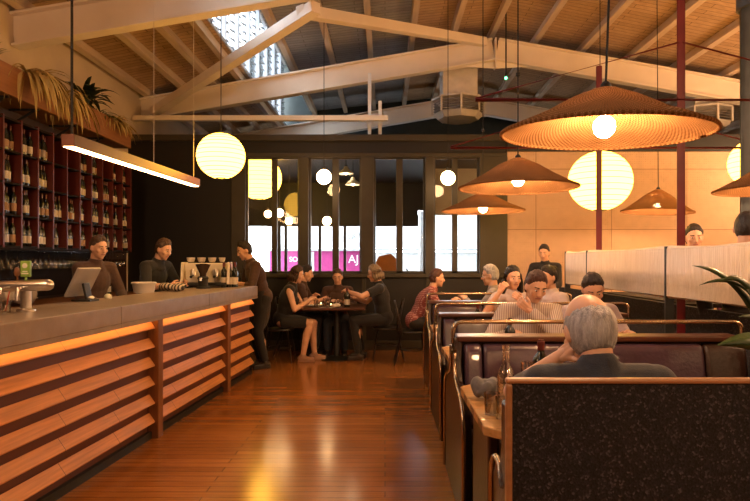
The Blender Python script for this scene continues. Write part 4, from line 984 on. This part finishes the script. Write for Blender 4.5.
# ------------------------------------------------------------------ lamps
def woven():
    m, t, out = nt('woven_cane')
    tc = N(t, 'ShaderNodeTexCoord'); sx = N(t, 'ShaderNodeSeparateXYZ'); t.links.new(tc.outputs['Object'], sx.inputs[0])
    at = N(t, 'ShaderNodeMath', operation='ARCTAN2'); t.links.new(sx.outputs[1], at.inputs[0]); t.links.new(sx.outputs[0], at.inputs[1])
    r2 = N(t, 'ShaderNodeVectorMath', operation='LENGTH'); t.links.new(tc.outputs['Object'], r2.inputs[0])
    def wave(src, f):
        k = N(t, 'ShaderNodeMath', operation='MULTIPLY'); k.inputs[1].default_value = f; t.links.new(src, k.inputs[0])
        s = N(t, 'ShaderNodeMath', operation='SINE'); t.links.new(k.outputs[0], s.inputs[0]); return s.outputs[0]
    a = wave(at.outputs[0], 110.0); b = wave(r2.outputs['Value'], 330.0)
    ml = N(t, 'ShaderNodeMath', operation='MULTIPLY'); t.links.new(a, ml.inputs[0]); t.links.new(b, ml.inputs[1])
    nz = N(t, 'ShaderNodeTexNoise', Scale=7.0, Detail=3.0); t.links.new(tc.outputs['Object'], nz.inputs['Vector'])
    cr = N(t, 'ShaderNodeValToRGB'); cr.color_ramp.elements[0].position = 0.35; cr.color_ramp.elements[1].position = 0.75
    cr.color_ramp.elements[0].color = (0.28, 0.125, 0.045, 1); cr.color_ramp.elements[1].color = (0.66, 0.35, 0.15, 1)
    mp = N(t, 'ShaderNodeMapRange'); mp.inputs['From Min'].default_value = -1; t.links.new(ml.outputs[0], mp.inputs[0])
    t.links.new(mp.outputs[0], cr.inputs[0])
    mx = N(t, 'ShaderNodeMix', data_type='RGBA', blend_type='MULTIPLY'); mx.inputs[0].default_value = 0.5
    t.links.new(cr.outputs[0], mx.inputs[6]); t.links.new(nz.outputs[0], mx.inputs[7])
    d = N(t, 'ShaderNodeBsdfDiffuse', Roughness=0.8); tl = N(t, 'ShaderNodeBsdfTranslucent')
    t.links.new(mx.outputs[2], d.inputs[0]); t.links.new(mx.outputs[2], tl.inputs[0])
    bpn = N(t, 'ShaderNodeBump', Strength=0.6, Distance=0.006); t.links.new(ml.outputs[0], bpn.inputs['Height']); t.links.new(bpn.outputs[0], d.inputs['Normal'])
    s1 = N(t, 'ShaderNodeMixShader'); s1.inputs[0].default_value = 0.22; t.links.new(d.outputs[0], s1.inputs[1]); t.links.new(tl.outputs[0], s1.inputs[2])
    tp = N(t, 'ShaderNodeBsdfTransparent'); s2 = N(t, 'ShaderNodeMixShader')
    hole = N(t, 'ShaderNodeMath', operation='GREATER_THAN'); hole.inputs[1].default_value = 0.78; t.links.new(ml.outputs[0], hole.inputs[0])
    hf = N(t, 'ShaderNodeMath', operation='MULTIPLY'); hf.inputs[1].default_value = 0.55; t.links.new(hole.outputs[0], hf.inputs[0])
    t.links.new(hf.outputs[0], s2.inputs[0]); t.links.new(s1.outputs[0], s2.inputs[1]); t.links.new(tp.outputs[0], s2.inputs[2])
    t.links.new(s2.outputs[0], out.inputs[0])
    return m
CANE = woven()
WARM = (1.0, 0.58, 0.23)
BULB = emit('warm_bulb', (1.0, 0.58, 0.28), P_BULB)
PAPER = emit('paper_glow', (1.0, 0.50, 0.055), P_PAPER); OPAL = emit('opal_glow', (1.0, 0.60, 0.28), P_OPAL); OPALFILL = emit('opal_fill', (1.0, 0.62, 0.35), 70.0)
RIBM = mat('paper_rib', (0.75, 0.55, 0.25), 0.8)
CABLE = mat('black_cable', (0.015, 0.012, 0.010), 0.6)
def woven_lamp(px, pyrim, Y, W, H, lab, tilt=0.0):
    x, z = X(px, Y), Z(pyrim, Y); t = thing('woven_pendant', lab, 'pendant lamp', (x, Y, z), 0, 'woven cone pendants')
    r = W / 2
    prof = [(r * 1.0, 0.0), (r * 0.995, 0.012), (r * 0.90, 0.035), (r * 0.62, H * 0.42), (r * 0.34, H * 0.76), (r * 0.12, H * 0.96), (0.03, H)]
    inn = [(a - 0.006, b - 0.006) for a, b in prof[::-1]]; inn[-1] = (r * 0.99, 0.001)
    m = MB(); m.lathe(prof + inn, 72, cap=False); s = m.build('shade', CANE, t, smooth=True)
    MB().tube([(r * math.cos(2 * PI * i / 72), r * math.sin(2 * PI * i / 72), 0.002) for i in range(72)], 0.010, 6, closed=True).build('rim', CANE, s, smooth=True)
    if tilt: t.rotation_euler = (0, R(tilt), 0)
    MB().lathe([(0.022, H - 0.10), (0.026, H - 0.08), (0.026, H + 0.015), (0.012, H + 0.03)], 12).build('socket', CABLE, t, smooth=True, auto=40)
    zb = max(0.035, H - 0.20)
    MB().ell((0, 0, zb), (0.052, 0.052, 0.055)).build('bulb', BULB, t, smooth=True)
    MB().tube([(0, 0, zb + 0.05), (0, 0, H - 0.09)], 0.018, 10).build('bulb_neck', BRASS, t, smooth=True)
    zc = roofz(x) - z - 0.005
    MB().tube([(0, 0, H + 0.02), (-zc * math.tan(R(tilt)), 0, zc)], 0.006, 8).build('cable', CABLE, t)
    MB().lathe([(0.012, 1.0), (0.018, 1.005), (0.018, 1.03), (0.012, 1.035)], 10).build('cord_clip', CABLE, t)
    return t
woven_lamp(604, 134, 2.85, 0.99, 0.225, 'largest woven cone lamp, over the grey-haired man').rotation_euler = (R(2.4), R(1.2), 0)
woven_lamp(518, 188, 5.20, 1.05, 0.27, 'woven cone lamp left of the big one, over the middle booths')
woven_lamp(483, 211, 7.30, 1.03, 0.23, 'small low woven cone lamp just under another, over the last booth')
woven_lamp(657, 212, 7.90, 0.92, 0.31, 'slightly tilted woven cone lamp against the plywood wall', 3.0)
woven_lamp(779, 190, 5.20, 1.05, 0.27, 'woven cone lamp cut off by the picture edge beside the grey pipe')
fill_cone = woven_lamp(779, 190, 5.20, 1.05, 0.27, 'added unseen woven cone lamp behind the viewer'); fill_cone.location = (1.05, 0.35, 2.06)  # added fill lamp out of view, for the near booth and bar slats
def lantern(px, py, Y, r, lab, cord=True, zc=None, mtl=None):
    t = thing('paper_lantern', lab, 'paper lantern', (X(px, Y), Y, Z(py, Y)), 0, 'round paper lanterns')
    prof = []
    n = 40
    for i in range(n + 1):
        th = 0.20 + (PI - 0.40) * i / n; rr = r * math.sin(th) * (1.0 + (0.006 if i % 2 else -0.006)); prof.append((rr, -r * 0.96 * math.cos(th)))
    MB().lathe(prof, 36, cap=False).build('shade', mtl or PAPER, t, smooth=True)
    for i in range(1, 14):
        th = 0.20 + (PI - 0.40) * i / 14; q = r * math.sin(th) * 1.008
        MB().tube([(q * math.cos(2 * PI * j / 36), q * math.sin(2 * PI * j / 36), -r * 0.96 * math.cos(th)) for j in range(36)], 0.0028, 5, closed=True).build('wire_rib', RIBM, t, smooth=True)
    for s in (-1, 1):
        zz = -s * r * 0.96 * math.cos(0.20); rr = r * math.sin(0.20)
        MB().tube([(rr * math.cos(2 * PI * i / 24), rr * math.sin(2 * PI * i / 24), zz) for i in range(24)], 0.006, 6, closed=True).build('wire_ring', CABLE, t)
    if cord: MB().tube([(0, 0, r * 0.9), (0, 0, (zc or roofz(X(px, Y))) - Z(py, Y) - 0.004)], 0.005, 6).build('cord', CABLE, t)
    return t
lantern(221, 156, 6.5, 0.265, 'round paper lantern glowing above the bar')
lantern(600, 181, 6.6, 0.350, 'large round paper lantern glowing behind the biggest woven lamp')
lantern(757, 163, 7.4, 0.33, 'round paper lantern half hidden by the grey pipe column')
lantern(259, 178, 10.4, 0.40, 'paper lantern glowing behind the first window pane', zc=3.222)
PAPERFILL = emit('paper_fill', (1.0, 0.58, 0.30), 20.0)  # for lanterns added out of view to brighten roof, plywood wall and room
for x, y, z, w_ in ((6.3, 8.0, 2.9, 'by the side wall, beyond the grey pipe'), (5.3, 5.4, 2.9, 'over the side tables, beyond the counter'), (4.4, 2.9, 2.9, 'over the side tables, level with the near booth'), (-2.6, 1.6, 2.75, 'over the near end of the bar')):
    l_ = lantern(757, 163, 7.4, 0.33, 'added unseen fill lantern ' + w_, mtl=PAPERFILL); l_.location = (x, y, z); l_.children[-1].scale = (1, 1, (roofz(x) - z) / (roofz(X(757, 7.4)) - Z(163, 7.4)))
def globe(px, py, Y, r, lab, zc=None, group='opal glass globes'):
    t = thing('globe_pendant', lab, 'globe lamp', (X(px, Y), Y, Z(py, Y)), 0, group)
    MB().ell((0, 0, 0), (r, r, r), None, 24, 16).build('globe', OPAL, t, smooth=True)
    MB().lathe([(0.03, r * 0.93), (0.03, r + 0.04), (0.01, r + 0.05)], 12).build('cap', CABLE, t)
    MB().tube([(0, 0, r + 0.04), (0, 0, (zc or roofz(X(px, Y))) - Z(py, Y) - 0.004)], 0.005, 6).build('cord', CABLE, t)
    return t
globe(324, 177, 8.5, 0.108, 'opal globe hanging before the second window')
globe(448, 178, 8.5, 0.105, 'opal globe hanging before the last window beside a woven lamp')
for px, py, r, lab in ((268, 214, 0.07, 'glowing globe beyond the first pane, below the paper lantern'), (279.5, 213, 0.08, 'glowing globe beyond the second pane'), (289, 221, 0.07, 'lower glowing globe beyond the second pane, against the street'), (327, 221, 0.085, 'glowing globe beyond the third pane, against the street')):
    globe(px, py, 11.0, r, lab, 3.222, 'globes beyond the windows')
ENAM = mat('white_enamel', (0.75, 0.73, 0.68), 0.3)
for px, py, lab in ((346, 171, 'upper white enamel dome lamp behind the second window'), (353, 182, 'lower white enamel dome lamp behind the second window')):
    Y = 10.2; t = thing('dome_pendant', lab, 'dome lamp', (X(px, Y), Y, Z(py, Y)), 0, 'white enamel dome lamps')
    MB().lathe([(0.135, -0.05), (0.13, -0.04), (0.10, 0.0), (0.045, 0.035), (0.035, 0.075), (0.01, 0.085)], 24, cap=False).build('shade', ENAM, t, smooth=True)
    MB().ell((0, 0, -0.03), (0.03, 0.03, 0.035)).build('bulb', BULB2, t, smooth=True)
    MB().tube([(0, 0, 0.08), (0, 0, 3.215 - Z(py, Y))], 0.005, 6).build('cord', CABLE, t)
globe(492, 186, 10.5, 0.09, 'added fill globe hidden behind the last window post', 3.222, 'globes beyond the windows')  # added out of sight to light the pale panel beyond the glass
for k, (x, y, z) in enumerate(((3.7, -0.9, 3.3), (5.7, -0.9, 3.3), (3.7, -2.2, 3.3))):  # globes added out of view to light the rafters' near faces
    g_ = globe(448, 178, 8.5, 0.20, 'added unseen fill globe behind the viewer, %s' % ('above the near booths', 'towards the side wall', 'by the end wall')[k], Z(178, 8.5) + roofz(x) - z, 'fill globes behind the viewer'); g_.location = (x, y, z); g_.children[0].data.materials[0] = OPALFILL
# slim linear lamp over the bar
COPR = mat('copper_brown', (0.15, 0.045, 0.020), 0.4, metal=0.3)
a = Vector((X(68, 4.05), 4.05, Z(139, 4.05))); b = Vector((X(196, 6.75), 6.75, Z(182, 6.75)))
t = thing('linear_pendant', 'long slim copper-brown lamp bar with a glowing underside above the counter', 'linear lamp', a, 0)
d = b - a; m = MB()
m.bar((0, 0, 0.03), d + Vector((0, 0, 0.03)), 0.085, 0.010); x_, y_, z_ = frame(d)
for s in (-1, 1): m.bar(x_ * s * 0.042 + Vector((0, 0, -0.008)), d + x_ * s * 0.042 + Vector((0, 0, -0.008)), 0.008, 0.085)
m.bar(-z_ * 0.005 + Vector((0, 0, -0.008)), z_ * 0.002 + Vector((0, 0, -0.008)), 0.092, 0.085); m.bar(d - z_ * 0.002 + Vector((0, 0, -0.008)), d + z_ * 0.005 + Vector((0, 0, -0.008)), 0.092, 0.085)
m.build('housing', COPR, t, bevel=0.002)
MB().bar(z_ * 0.01 + Vector((0, 0, -0.045)), d - z_ * 0.01 + Vector((0, 0, -0.045)), 0.074, 0.02).build('diffuser', LINE, t)
MB().tube([z_ * 0.05 + Vector((0, 0, 0.034)), z_ * 0.05 + Vector((0, 0, roofz(a.x) - a.z - 0.05))], 0.010, 8).build('cable', CABLE, t)
for f in (0.55, 0.97): MB().tube([d * f + Vector((0, 0, 0.034)), d * f + Vector((0, 0, roofz((a + d * f).x) - (a + d * f).z - 0.01))], 0.003, 6).build('hanger_wire', STEELW, t)
# ------------------------------------------------------------------ table things
CLEAR = glassy('clear_glass', (0.97, 0.97, 0.98), 0.20, 0.04)
TT = 0.7525
def tumbler(lab, loc, h=0.095, r=0.036, fill=True, group=None):
    t = thing('tumbler', lab, 'glass', loc, 0, group)
    MB().lathe([(0.001, 0), (r * 0.88, 0), (r, h), (r - 0.003, h), (r * 0.82, 0.010), (0.001, 0.010)], 18, cap=False).build('glass', CLEAR, t, smooth=True, auto=60)
    if fill: MB().lathe([(0.001, 0.012), (r * 0.80, 0.012), (r * 0.86, h * 0.45), (0.001, h * 0.45)], 18, cap=False).build('water', glassy('water', (0.88, 0.88, 0.86), 0.06), t, smooth=True, auto=60)
    return t
t = thing('water_carafe', 'clear glass water bottle with a long neck on the near table', 'carafe', (X(506, 2.72), 2.72, TT))
h = 0.275; m = MB(); m.lathe([(0.001, 0), (0.040, 0), (0.043, 0.01), (0.043, 0.12), (0.034, 0.155), (0.017, 0.19), (0.0155, 0.255), (0.019, 0.257), (0.019, h), (0.015, h), (0.0125, 0.19), (0.031, 0.152), (0.040, 0.118), (0.040, 0.012), (0.001, 0.008)], 22, cap=False); m.build('glass', CLEAR, t, smooth=True)
MB().lathe([(0.001, 0.014), (0.038, 0.014), (0.038, 0.10), (0.001, 0.10)], 20, cap=False).build('water', glassy('water', (0.88, 0.88, 0.86), 0.06), t, smooth=True, auto=60)
tumbler('water tumbler on the near table, in front of the grey cap', (X(492, 2.52), 2.52, TT))
tumbler('second water tumbler beside the clear bottle on the near table', (X(503.5, 2.46), 2.46, TT), 0.09)
tumbler('tall glass near the dark bottle on the near table', (X(527, 2.98), 2.98, TT), 0.15, 0.032)
o = bottle(0.27, 'dark glass bottle on the near table by the grey-haired man', lm=LBL[3], r=0.042); o.location = (X(541, 2.92), 2.92, TT)
GCAP = cloth('grey_knit', (0.16, 0.15, 0.15), (0.10, 0.095, 0.095))
heap('knit_cap', 'crumpled grey knit cap lying on the near wooden table', (X(486, 2.80), 2.80, TT), GCAP, 0.07, 0.055, 0.085, 11, 'cap')
o = bottle(0.25, 'dark bottle on the middle table before the striped shirt', r=0.04, lm=LBL[3]); o.location = (X(510, 4.25), 4.25, TT)
for k, (px, Y, h) in enumerate(((497, 4.2, 0.10), (515, 4.12, 0.09), (536, 4.3, 0.10), (523, 4.35, 0.12))):
    tumbler('%s glass on the middle booth table from the aisle' % ORD[k], (X(px, Y), Y, TT), h, 0.034, True, 'glasses on the middle booth table')
tag(MB().lathe([(0.001, 0), (0.08, 0), (0.115, 0.012), (0.115, 0.016), (0.08, 0.006), (0.001, 0.006)], 28, cap=False).build('side_plate', CUPW, smooth=True), 'white plate on the middle booth table before the striped shirt', 'plate').location = (1.22, 4.22, TT)
o = bottle(0.24, 'small dark bottle on the far booth table', r=0.036, lm=LBL[2]); o.location = (0.92, 5.75, TT)
for k, (x, Y) in enumerate(((1.12, 5.7), (0.75, 5.85))): tumbler('%s glass on the far booth table' % ('right' if k == 0 else 'left'), (x, Y, TT), 0.10, 0.034, True, 'glasses on the far booth table')
# counter behind the screen
CT = 1.0715
for k, (px, Y) in enumerate(((690, 5.0), (700, 5.02), (709, 4.98))):
    tumbler('%s small glass on the counter under the cord screen' % ('leftmost', 'middle', 'rightmost')[k], (X(px, Y), Y, CT), 0.085, 0.036, True, 'glasses on the counter behind the screen')
m = MB(); m.lathe([(0.001, 0), (0.045, 0), (0.09, 0.045), (0.098, 0.072), (0.094, 0.072), (0.04, 0.008), (0.001, 0.008)], 26, cap=False)
o = m.build('serving_bowl', CUPW, smooth=True); tag(o, 'white bowl on the counter under the cord screen', 'bowl'); o.location = (2.62, 4.86 + 0.35, CT)
# back table by the window with chairs
t = thing('dining_table', 'square dark dining table by the windows with glasses and candles', 'table', (X(337, 8.45), 8.45, 0))
MB().box(-0.46, 0.42, -0.42, 0.42, 0.735, 0.765).build('tabletop', CAPW, t, bevel=0.005)
MB().lathe([(0.055, 0.03), (0.045, 0.06), (0.045, 0.70), (0.09, 0.734)], 16).build('leg', BLACK, t, smooth=True, auto=40)
MB().lathe([(0.26, 0.0), (0.26, 0.012), (0.10, 0.035), (0.06, 0.05)], 24).build('base', BLACK, t, smooth=True, auto=40)
BW_ = mat('black_bentwood', (0.022, 0.014, 0.011), 0.35)
def chair(lab, loc, rz):
    t = thing('dining_chair', lab, 'chair', loc, rz, 'black bentwood chairs')
    MB().lathe([(0.001, 0.44), (0.19, 0.44), (0.205, 0.452), (0.20, 0.465), (0.001, 0.46)], 28, cap=False).build('seat', BW_, t, smooth=True, auto=60)
    for sx_ in (-1, 1):
        MB().tube([(sx_ * 0.15, 0.13, 0.445), (sx_ * 0.165, 0.165, 0.22), (sx_ * 0.18, 0.19, 0.0)], [0.017, 0.015, 0.012], 8).build('leg', BW_, t, smooth=True)
        MB().tube([(sx_ * 0.15, -0.15, 0.445), (sx_ * 0.165, -0.19, 0.22), (sx_ * 0.175, -0.25, 0.0)], [0.017, 0.015, 0.012], 8).build('leg', BW_, t, smooth=True)
    MB().tube([(-0.17, -0.14, 0.45), (-0.185, -0.19, 0.66)] + [(0.18 * math.cos(a), -0.21 - 0.03 * math.sin(a), 0.74 + 0.13 * math.sin(a)) for a in [PI - PI * i / 10 for i in range(11)]] + [(0.185, -0.19, 0.66), (0.17, -0.14, 0.45)], 0.014, 8).build('backrest', BW_, t, smooth=True)
    MB().tube([(-0.09, -0.17, 0.455)] + [(0.10 * math.cos(a), -0.205 - 0.02 * math.sin(a), 0.66 + 0.10 * math.sin(a)) for a in [PI - PI * i / 8 for i in range(9)]] + [(0.09, -0.17, 0.455)], 0.010, 8).build('inner_hoop', BW_, t, smooth=True)
    MB().tube([(0.15 * math.cos(2 * PI * i / 24), 0.15 * math.sin(2 * PI * i / 24) * 1.05, 0.20) for i in range(24)], 0.008, 6, closed=True).build('stretcher', BW_, t, smooth=True)
    return t
tb0 = X(337, 8.45)
chair('black bentwood chair under the woman in the black dress', (CH1[0] + -0.04, CH1[1], 0), -PI / 2)
chair('black bentwood chair under the person in black by the windows', (CH2[0] + 0.04, CH2[1], 0), PI / 2)
chair('black bentwood chair behind the woman in the black dress', (CH3[0] + -0.04, CH3[1], 0), -PI / 2)
chair('black bentwood chair under the person in the plaid shirt', (CH5[0] + -0.04, CH5[1], 0), -PI / 2)
t = thing('dining_table', 'small dark table beside the person in the plaid shirt', 'table', (1.02, 8.1, 0))
MB().box(-0.30, 0.40, -0.33, 0.33, 0.735, 0.765).build('tabletop', CAPW, t, bevel=0.005)
MB().lathe([(0.055, 0.03), (0.045, 0.06), (0.045, 0.70), (0.09, 0.734)], 16).build('leg', BLACK, t, smooth=True, auto=40)
MB().lathe([(0.24, 0.0), (0.24, 0.012), (0.10, 0.035), (0.06, 0.05)], 24).build('base', BLACK, t, smooth=True, auto=40)
BT2 = 0.7655
FLAME = emit('candle_flame', (1.0, 0.6, 0.2), 12.0)
for k, (px, Y) in enumerate(((331, 8.25), (321, 8.5))):
    t = thing('tea_light', '%s small candle glass on the window table' % ('nearer', 'farther')[k], 'candle', (X(px, Y), Y, BT2), 0, 'candles on the window table')
    MB().lathe([(0.001, 0), (0.028, 0), (0.032, 0.06), (0.029, 0.06), (0.025, 0.006), (0.001, 0.006)], 16, cap=False).build('glass', CLEAR, t, smooth=True)
    MB().lathe([(0.001, 0.008), (0.022, 0.008), (0.022, 0.022), (0.001, 0.024)], 14, cap=False).build('wax', CREAM, t, smooth=True, auto=50)
    MB().ell((0, 0, 0.036), (0.006, 0.006, 0.013)).build('flame', FLAME, t, smooth=True)
for k, (px, Y, h) in enumerate(((325.5, 8.2, 0.13), (337, 8.22, 0.10), (341, 8.35, 0.11), (316, 8.25, 0.10), (329, 8.6, 0.14))):
    tumbler('glass on the window table, %s from the left' % ORD[(1, 3, 4, 0, 2)[k]], (X(px, Y), Y, BT2), h, 0.034, True, 'glasses on the window table')
o = bottle(0.28, 'dark bottle on the window table before the person in black', r=0.042); o.location = (X(347, 8.25), 8.25, BT2)
t = tag(MB().lathe([(0.001, 0), (0.08, 0), (0.12, 0.015), (0.12, 0.02), (0.08, 0.006), (0.001, 0.006)], 28, cap=False).build('dinner_plate', CUPW, smooth=True), 'white plate before the woman in the black dress', 'plate'); t.location = (X(314, 8.3), 8.42, BT2)
heap('napkin', 'crumpled white napkin on the window table', (X(336, 8.15), 8.12, BT2), mat('napkin_white', (0.7, 0.62, 0.55), 0.9), 0.07, 0.05, 0.05, 21, 'napkin')
# ------------------------------------------------------------------ plant at the picture's edge
t = thing('strap_leaf_plant', 'potted plant with long dark green strap leaves on the far side of the near table', 'plant', (1.84, 2.72, TT + 0.001))
MB().lathe([(0.001, 0), (0.075, 0), (0.095, 0.15), (0.10, 0.16), (0.09, 0.16), (0.085, 0.13), (0.001, 0.13)], 30, cap=False).build('pot', mat('dark_pot', (0.05, 0.045, 0.04), 0.5), t, smooth=True, auto=50)
LFG = mat('strap_leaf', (0.030, 0.062, 0.014), 0.35, c2=(0.012, 0.028, 0.008), scale=3, stretch=(1, 1, 8))
def strap(mb, p0, p1, p2, w, n=14):
    p0, p1, p2 = Vector(p0), Vector(p1), Vector(p2); vs = []; fs = []
    for i in range(n + 1):
        t_ = i / n; p = p0 * (1 - t_) ** 2 + p1 * 2 * t_ * (1 - t_) + p2 * t_ * t_
        d = ((p1 - p0) * (1 - t_) + (p2 - p1) * t_).normalized(); side = d.cross(Vector((0.25, -0.75, 0.6))).normalized(); nr = side.cross(d)
        ww = max(w * min(1, 0.35 + 2.2 * t_) * (1 - t_ ** 2.5), 0.0006)
        vs += [p - side * ww, p + nr * ww * 0.35, p + side * ww, p + nr * (ww * 0.35 - 0.0015)]
    for i in range(n):
        a = i * 4
        for q in range(4): fs.append((a + q, a + (q + 1) % 4, a + 4 + (q + 1) % 4, a + 4 + q))
    mb.add(vs, fs)
m = MB(); B0 = (0, 0, 0.13)
for p1, p2, w in (((-0.10, 0.02, 0.62), (-0.41, -0.02, 0.645), 0.020), ((-0.08, -0.04, 0.68), (-0.40, -0.06, 0.555), 0.013), ((-0.15, -0.10, 0.66), (-0.33, -0.12, 0.58), 0.021), ((-0.10, -0.16, 0.36), (-0.40, -0.20, 0.30), 0.036),
                  ((-0.10, -0.10, 0.45), (-0.28, -0.16, 0.42), 0.014), ((0.1, 0.0, 0.7), (0.30, 0.1, 0.6), 0.024), ((0.05, 0.1, 0.6), (0.1, 0.35, 0.5), 0.024), ((0.02, -0.1, 0.7), (0.1, -0.3, 0.66), 0.024), ((0.0, 0.0, 0.6), (0.05, 0.02, 0.95), 0.024), ((0.12, 0.05, 0.4), (0.33, -0.05, 0.3), 0.024)):
    strap(m, B0, p1, p2, w * 2.2)
m.build('foliage', LFG, t, smooth=True)
# ------------------------------------------------------------------ outside
t = thing('street_shopfront', 'white signboard over a magenta shopfront across the street', 'shopfront', (0, 17.0, 0))
SW = mat('sign_white', (0.85, 0.86, 0.88), 0.6); MAG = mat('magenta_panel', (0.42, 0.04, 0.20), 0.5); GREYT = mat('sign_grey', (0.45, 0.47, 0.50), 0.6)
Yd = 17.0
MB().box(-3.4, 3.2, 0.02, 0.25, Z(248, Yd), Z(215, Yd)).build('signboard', SW, t)
MB().box(-3.4, -0.62, 0.0, 0.2, 0.0, Z(251, Yd)).build('window_panel', MAG, t)
MB().box(-3.4, -0.62, -0.06, 0.0, 0.0, 0.9).build('stall_riser', BLACK, t)
MB().box(-3.4, 3.2, -0.05, 0.019, Z(251, Yd), Z(248.5, Yd)).build('sill_band', GREYT, t)
MB().box(-0.6, 3.2, 0.02, 0.2, 0.0, Z(252, Yd)).build('white_wall', SW, t)
for i, px in enumerate((312.5, 314)): MB().box(X(px - 2.4, Yd), X(px, Yd), -0.04, 0.0, 0.9, Z(252, Yd)).build('white_pilaster', SW, t)
def letters(s, px, py, size, mtl, lab):
    cu = bpy.data.curves.new('lettering', 'FONT'); cu.body = s; cu.size = size; cu.extrude = 0.006; cu.align_x = 'CENTER'; cu.align_y = 'CENTER'
    q = bpy.data.objects.new('tmp', cu); C.objects.link(q); dg = bpy.context.evaluated_depsgraph_get(); dg.update(); me = bpy.data.meshes.new_from_object(q.evaluated_get(dg)); bpy.data.objects.remove(q)
    o = bpy.data.objects.new('lettering', me); C.objects.link(o); me.materials.clear(); me.materials.append(mtl); o.parent = t
    o.rotation_euler = (R(90), 0, 0); o.location = (X(px, Yd), -0.012 if mtl is SW else 0.008, Z(py, Yd)); o['label'] = lab
letters('SKV', 355, 236, 0.30, GREYT, 'grey letters'); letters('SOU', 296, 259.5, 0.20, SW, 'white letters'); letters('AJ', 353.5, 259.5, 0.34, SW, 'white letters')
struct(MB().box(X(420, 15.5), X(432.5, 15.5), 15.5, 15.8, -0.05, Z(211, 15.5)).build('trim_6', SW), 'bright white pillar standing in the street', 'pillar')
t = thing('street_planter', 'dark leafy shrub in a pot outside the third window', 'plant', (X(410, 13.9), 13.9, -0.05))
MB().lathe([(0.001, 0), (0.18, 0), (0.22, 0.5), (0.001, 0.48)], 20, cap=False).build('pot', BLACK, t, smooth=True)
m = MB(); rn = random.Random(9)
for k in range(70):
    a = rn.uniform(0, 6.28); blade(m, (rn.uniform(-.08, .08), rn.uniform(-.08, .08), 0.5 + rn.uniform(0, 0.6)), (math.cos(a), math.sin(a), rn.uniform(0.2, 1.5)), rn.uniform(0.25, 0.5), 0.02, 1.2)
m.build('foliage', LDRK, t, smooth=True)
t = thing('timber_chair', 'orange timber high-backed chair on the veranda beyond the third window', 'chair', (X(386, 12.4), 12.4, 0))
OT = mat('orange_timber', (0.42, 0.15, 0.03), 0.5, scale=4)
MB().prism([(-0.24, 0.45), (0.24, 0.45), (0.24, 1.46), (0.10, 1.58), (-0.16, 1.52), (-0.24, 1.36)], 0.16, 0.21, 'y').build('backrest', OT, t, bevel=0.01)
MB().box(-0.25, 0.25, -0.26, 0.21, 0.41, 0.449).build('seat', OT, t, bevel=0.01)
for x in (-0.21, 0.21):
    for y in (-0.22, 0.17): MB().box(x - 0.025, x + 0.025, y - 0.025, y + 0.025, 0.0, 0.409).build('leg', OT, t)
st = thing('window_stool', 'small stool under the diner behind the window table', 'stool', (-0.73, 9.0, 0))
MB().lathe([(0.001, 0.40), (0.15, 0.40), (0.16, 0.43), (0.001, 0.435)], 24, cap=False).build('seat', BW_, st, smooth=True, auto=50)
for k in range(4): MB().tube([(0.10 * math.cos(PI / 4 + k * PI / 2), 0.10 * math.sin(PI / 4 + k * PI / 2), 0.40), (0.15 * math.cos(PI / 4 + k * PI / 2), 0.15 * math.sin(PI / 4 + k * PI / 2), 0)], 0.012, 8).build('leg', BW_, st, smooth=True)
# ------------------------------------------------------------------ daylight, camera
w = bpy.data.worlds.new('sky'); sc.world = w; w.use_nodes = True
bg = w.node_tree.nodes['Background']; bg.inputs[0].default_value = (0.86, 0.93, 1.0, 1); bg.inputs[1].default_value = P_SKY
cd = bpy.data.cameras.new('camera'); cam = bpy.data.objects.new('camera', cd); C.objects.link(cam)
cam.location = (0, 0, EYE); cam.rotation_euler = (R(90), 0, 0)
cd.sensor_width = 36.0; cd.lens = F / 750.0 * 36.0; cd.shift_x = -10.0 / 750.0; cd.shift_y = 10.5 / 750.0; cd.clip_start = 0.05
sc.camera = cam
vs = sc.view_settings; vs.view_transform = 'Standard'; vs.look = 'None'; vs.gamma = 1.0; vs.exposure = P_EXP; vs.use_curve_mapping = False
cy = sc.cycles; cy.use_denoising = True; cy.max_bounces = 8; cy.diffuse_bounces = 4; cy.transparent_max_bounces = 24; cy.caustics_reflective = False; cy.caustics_refractive = False; cy.sample_clamp_indirect = 6.0; cy.use_light_tree = True
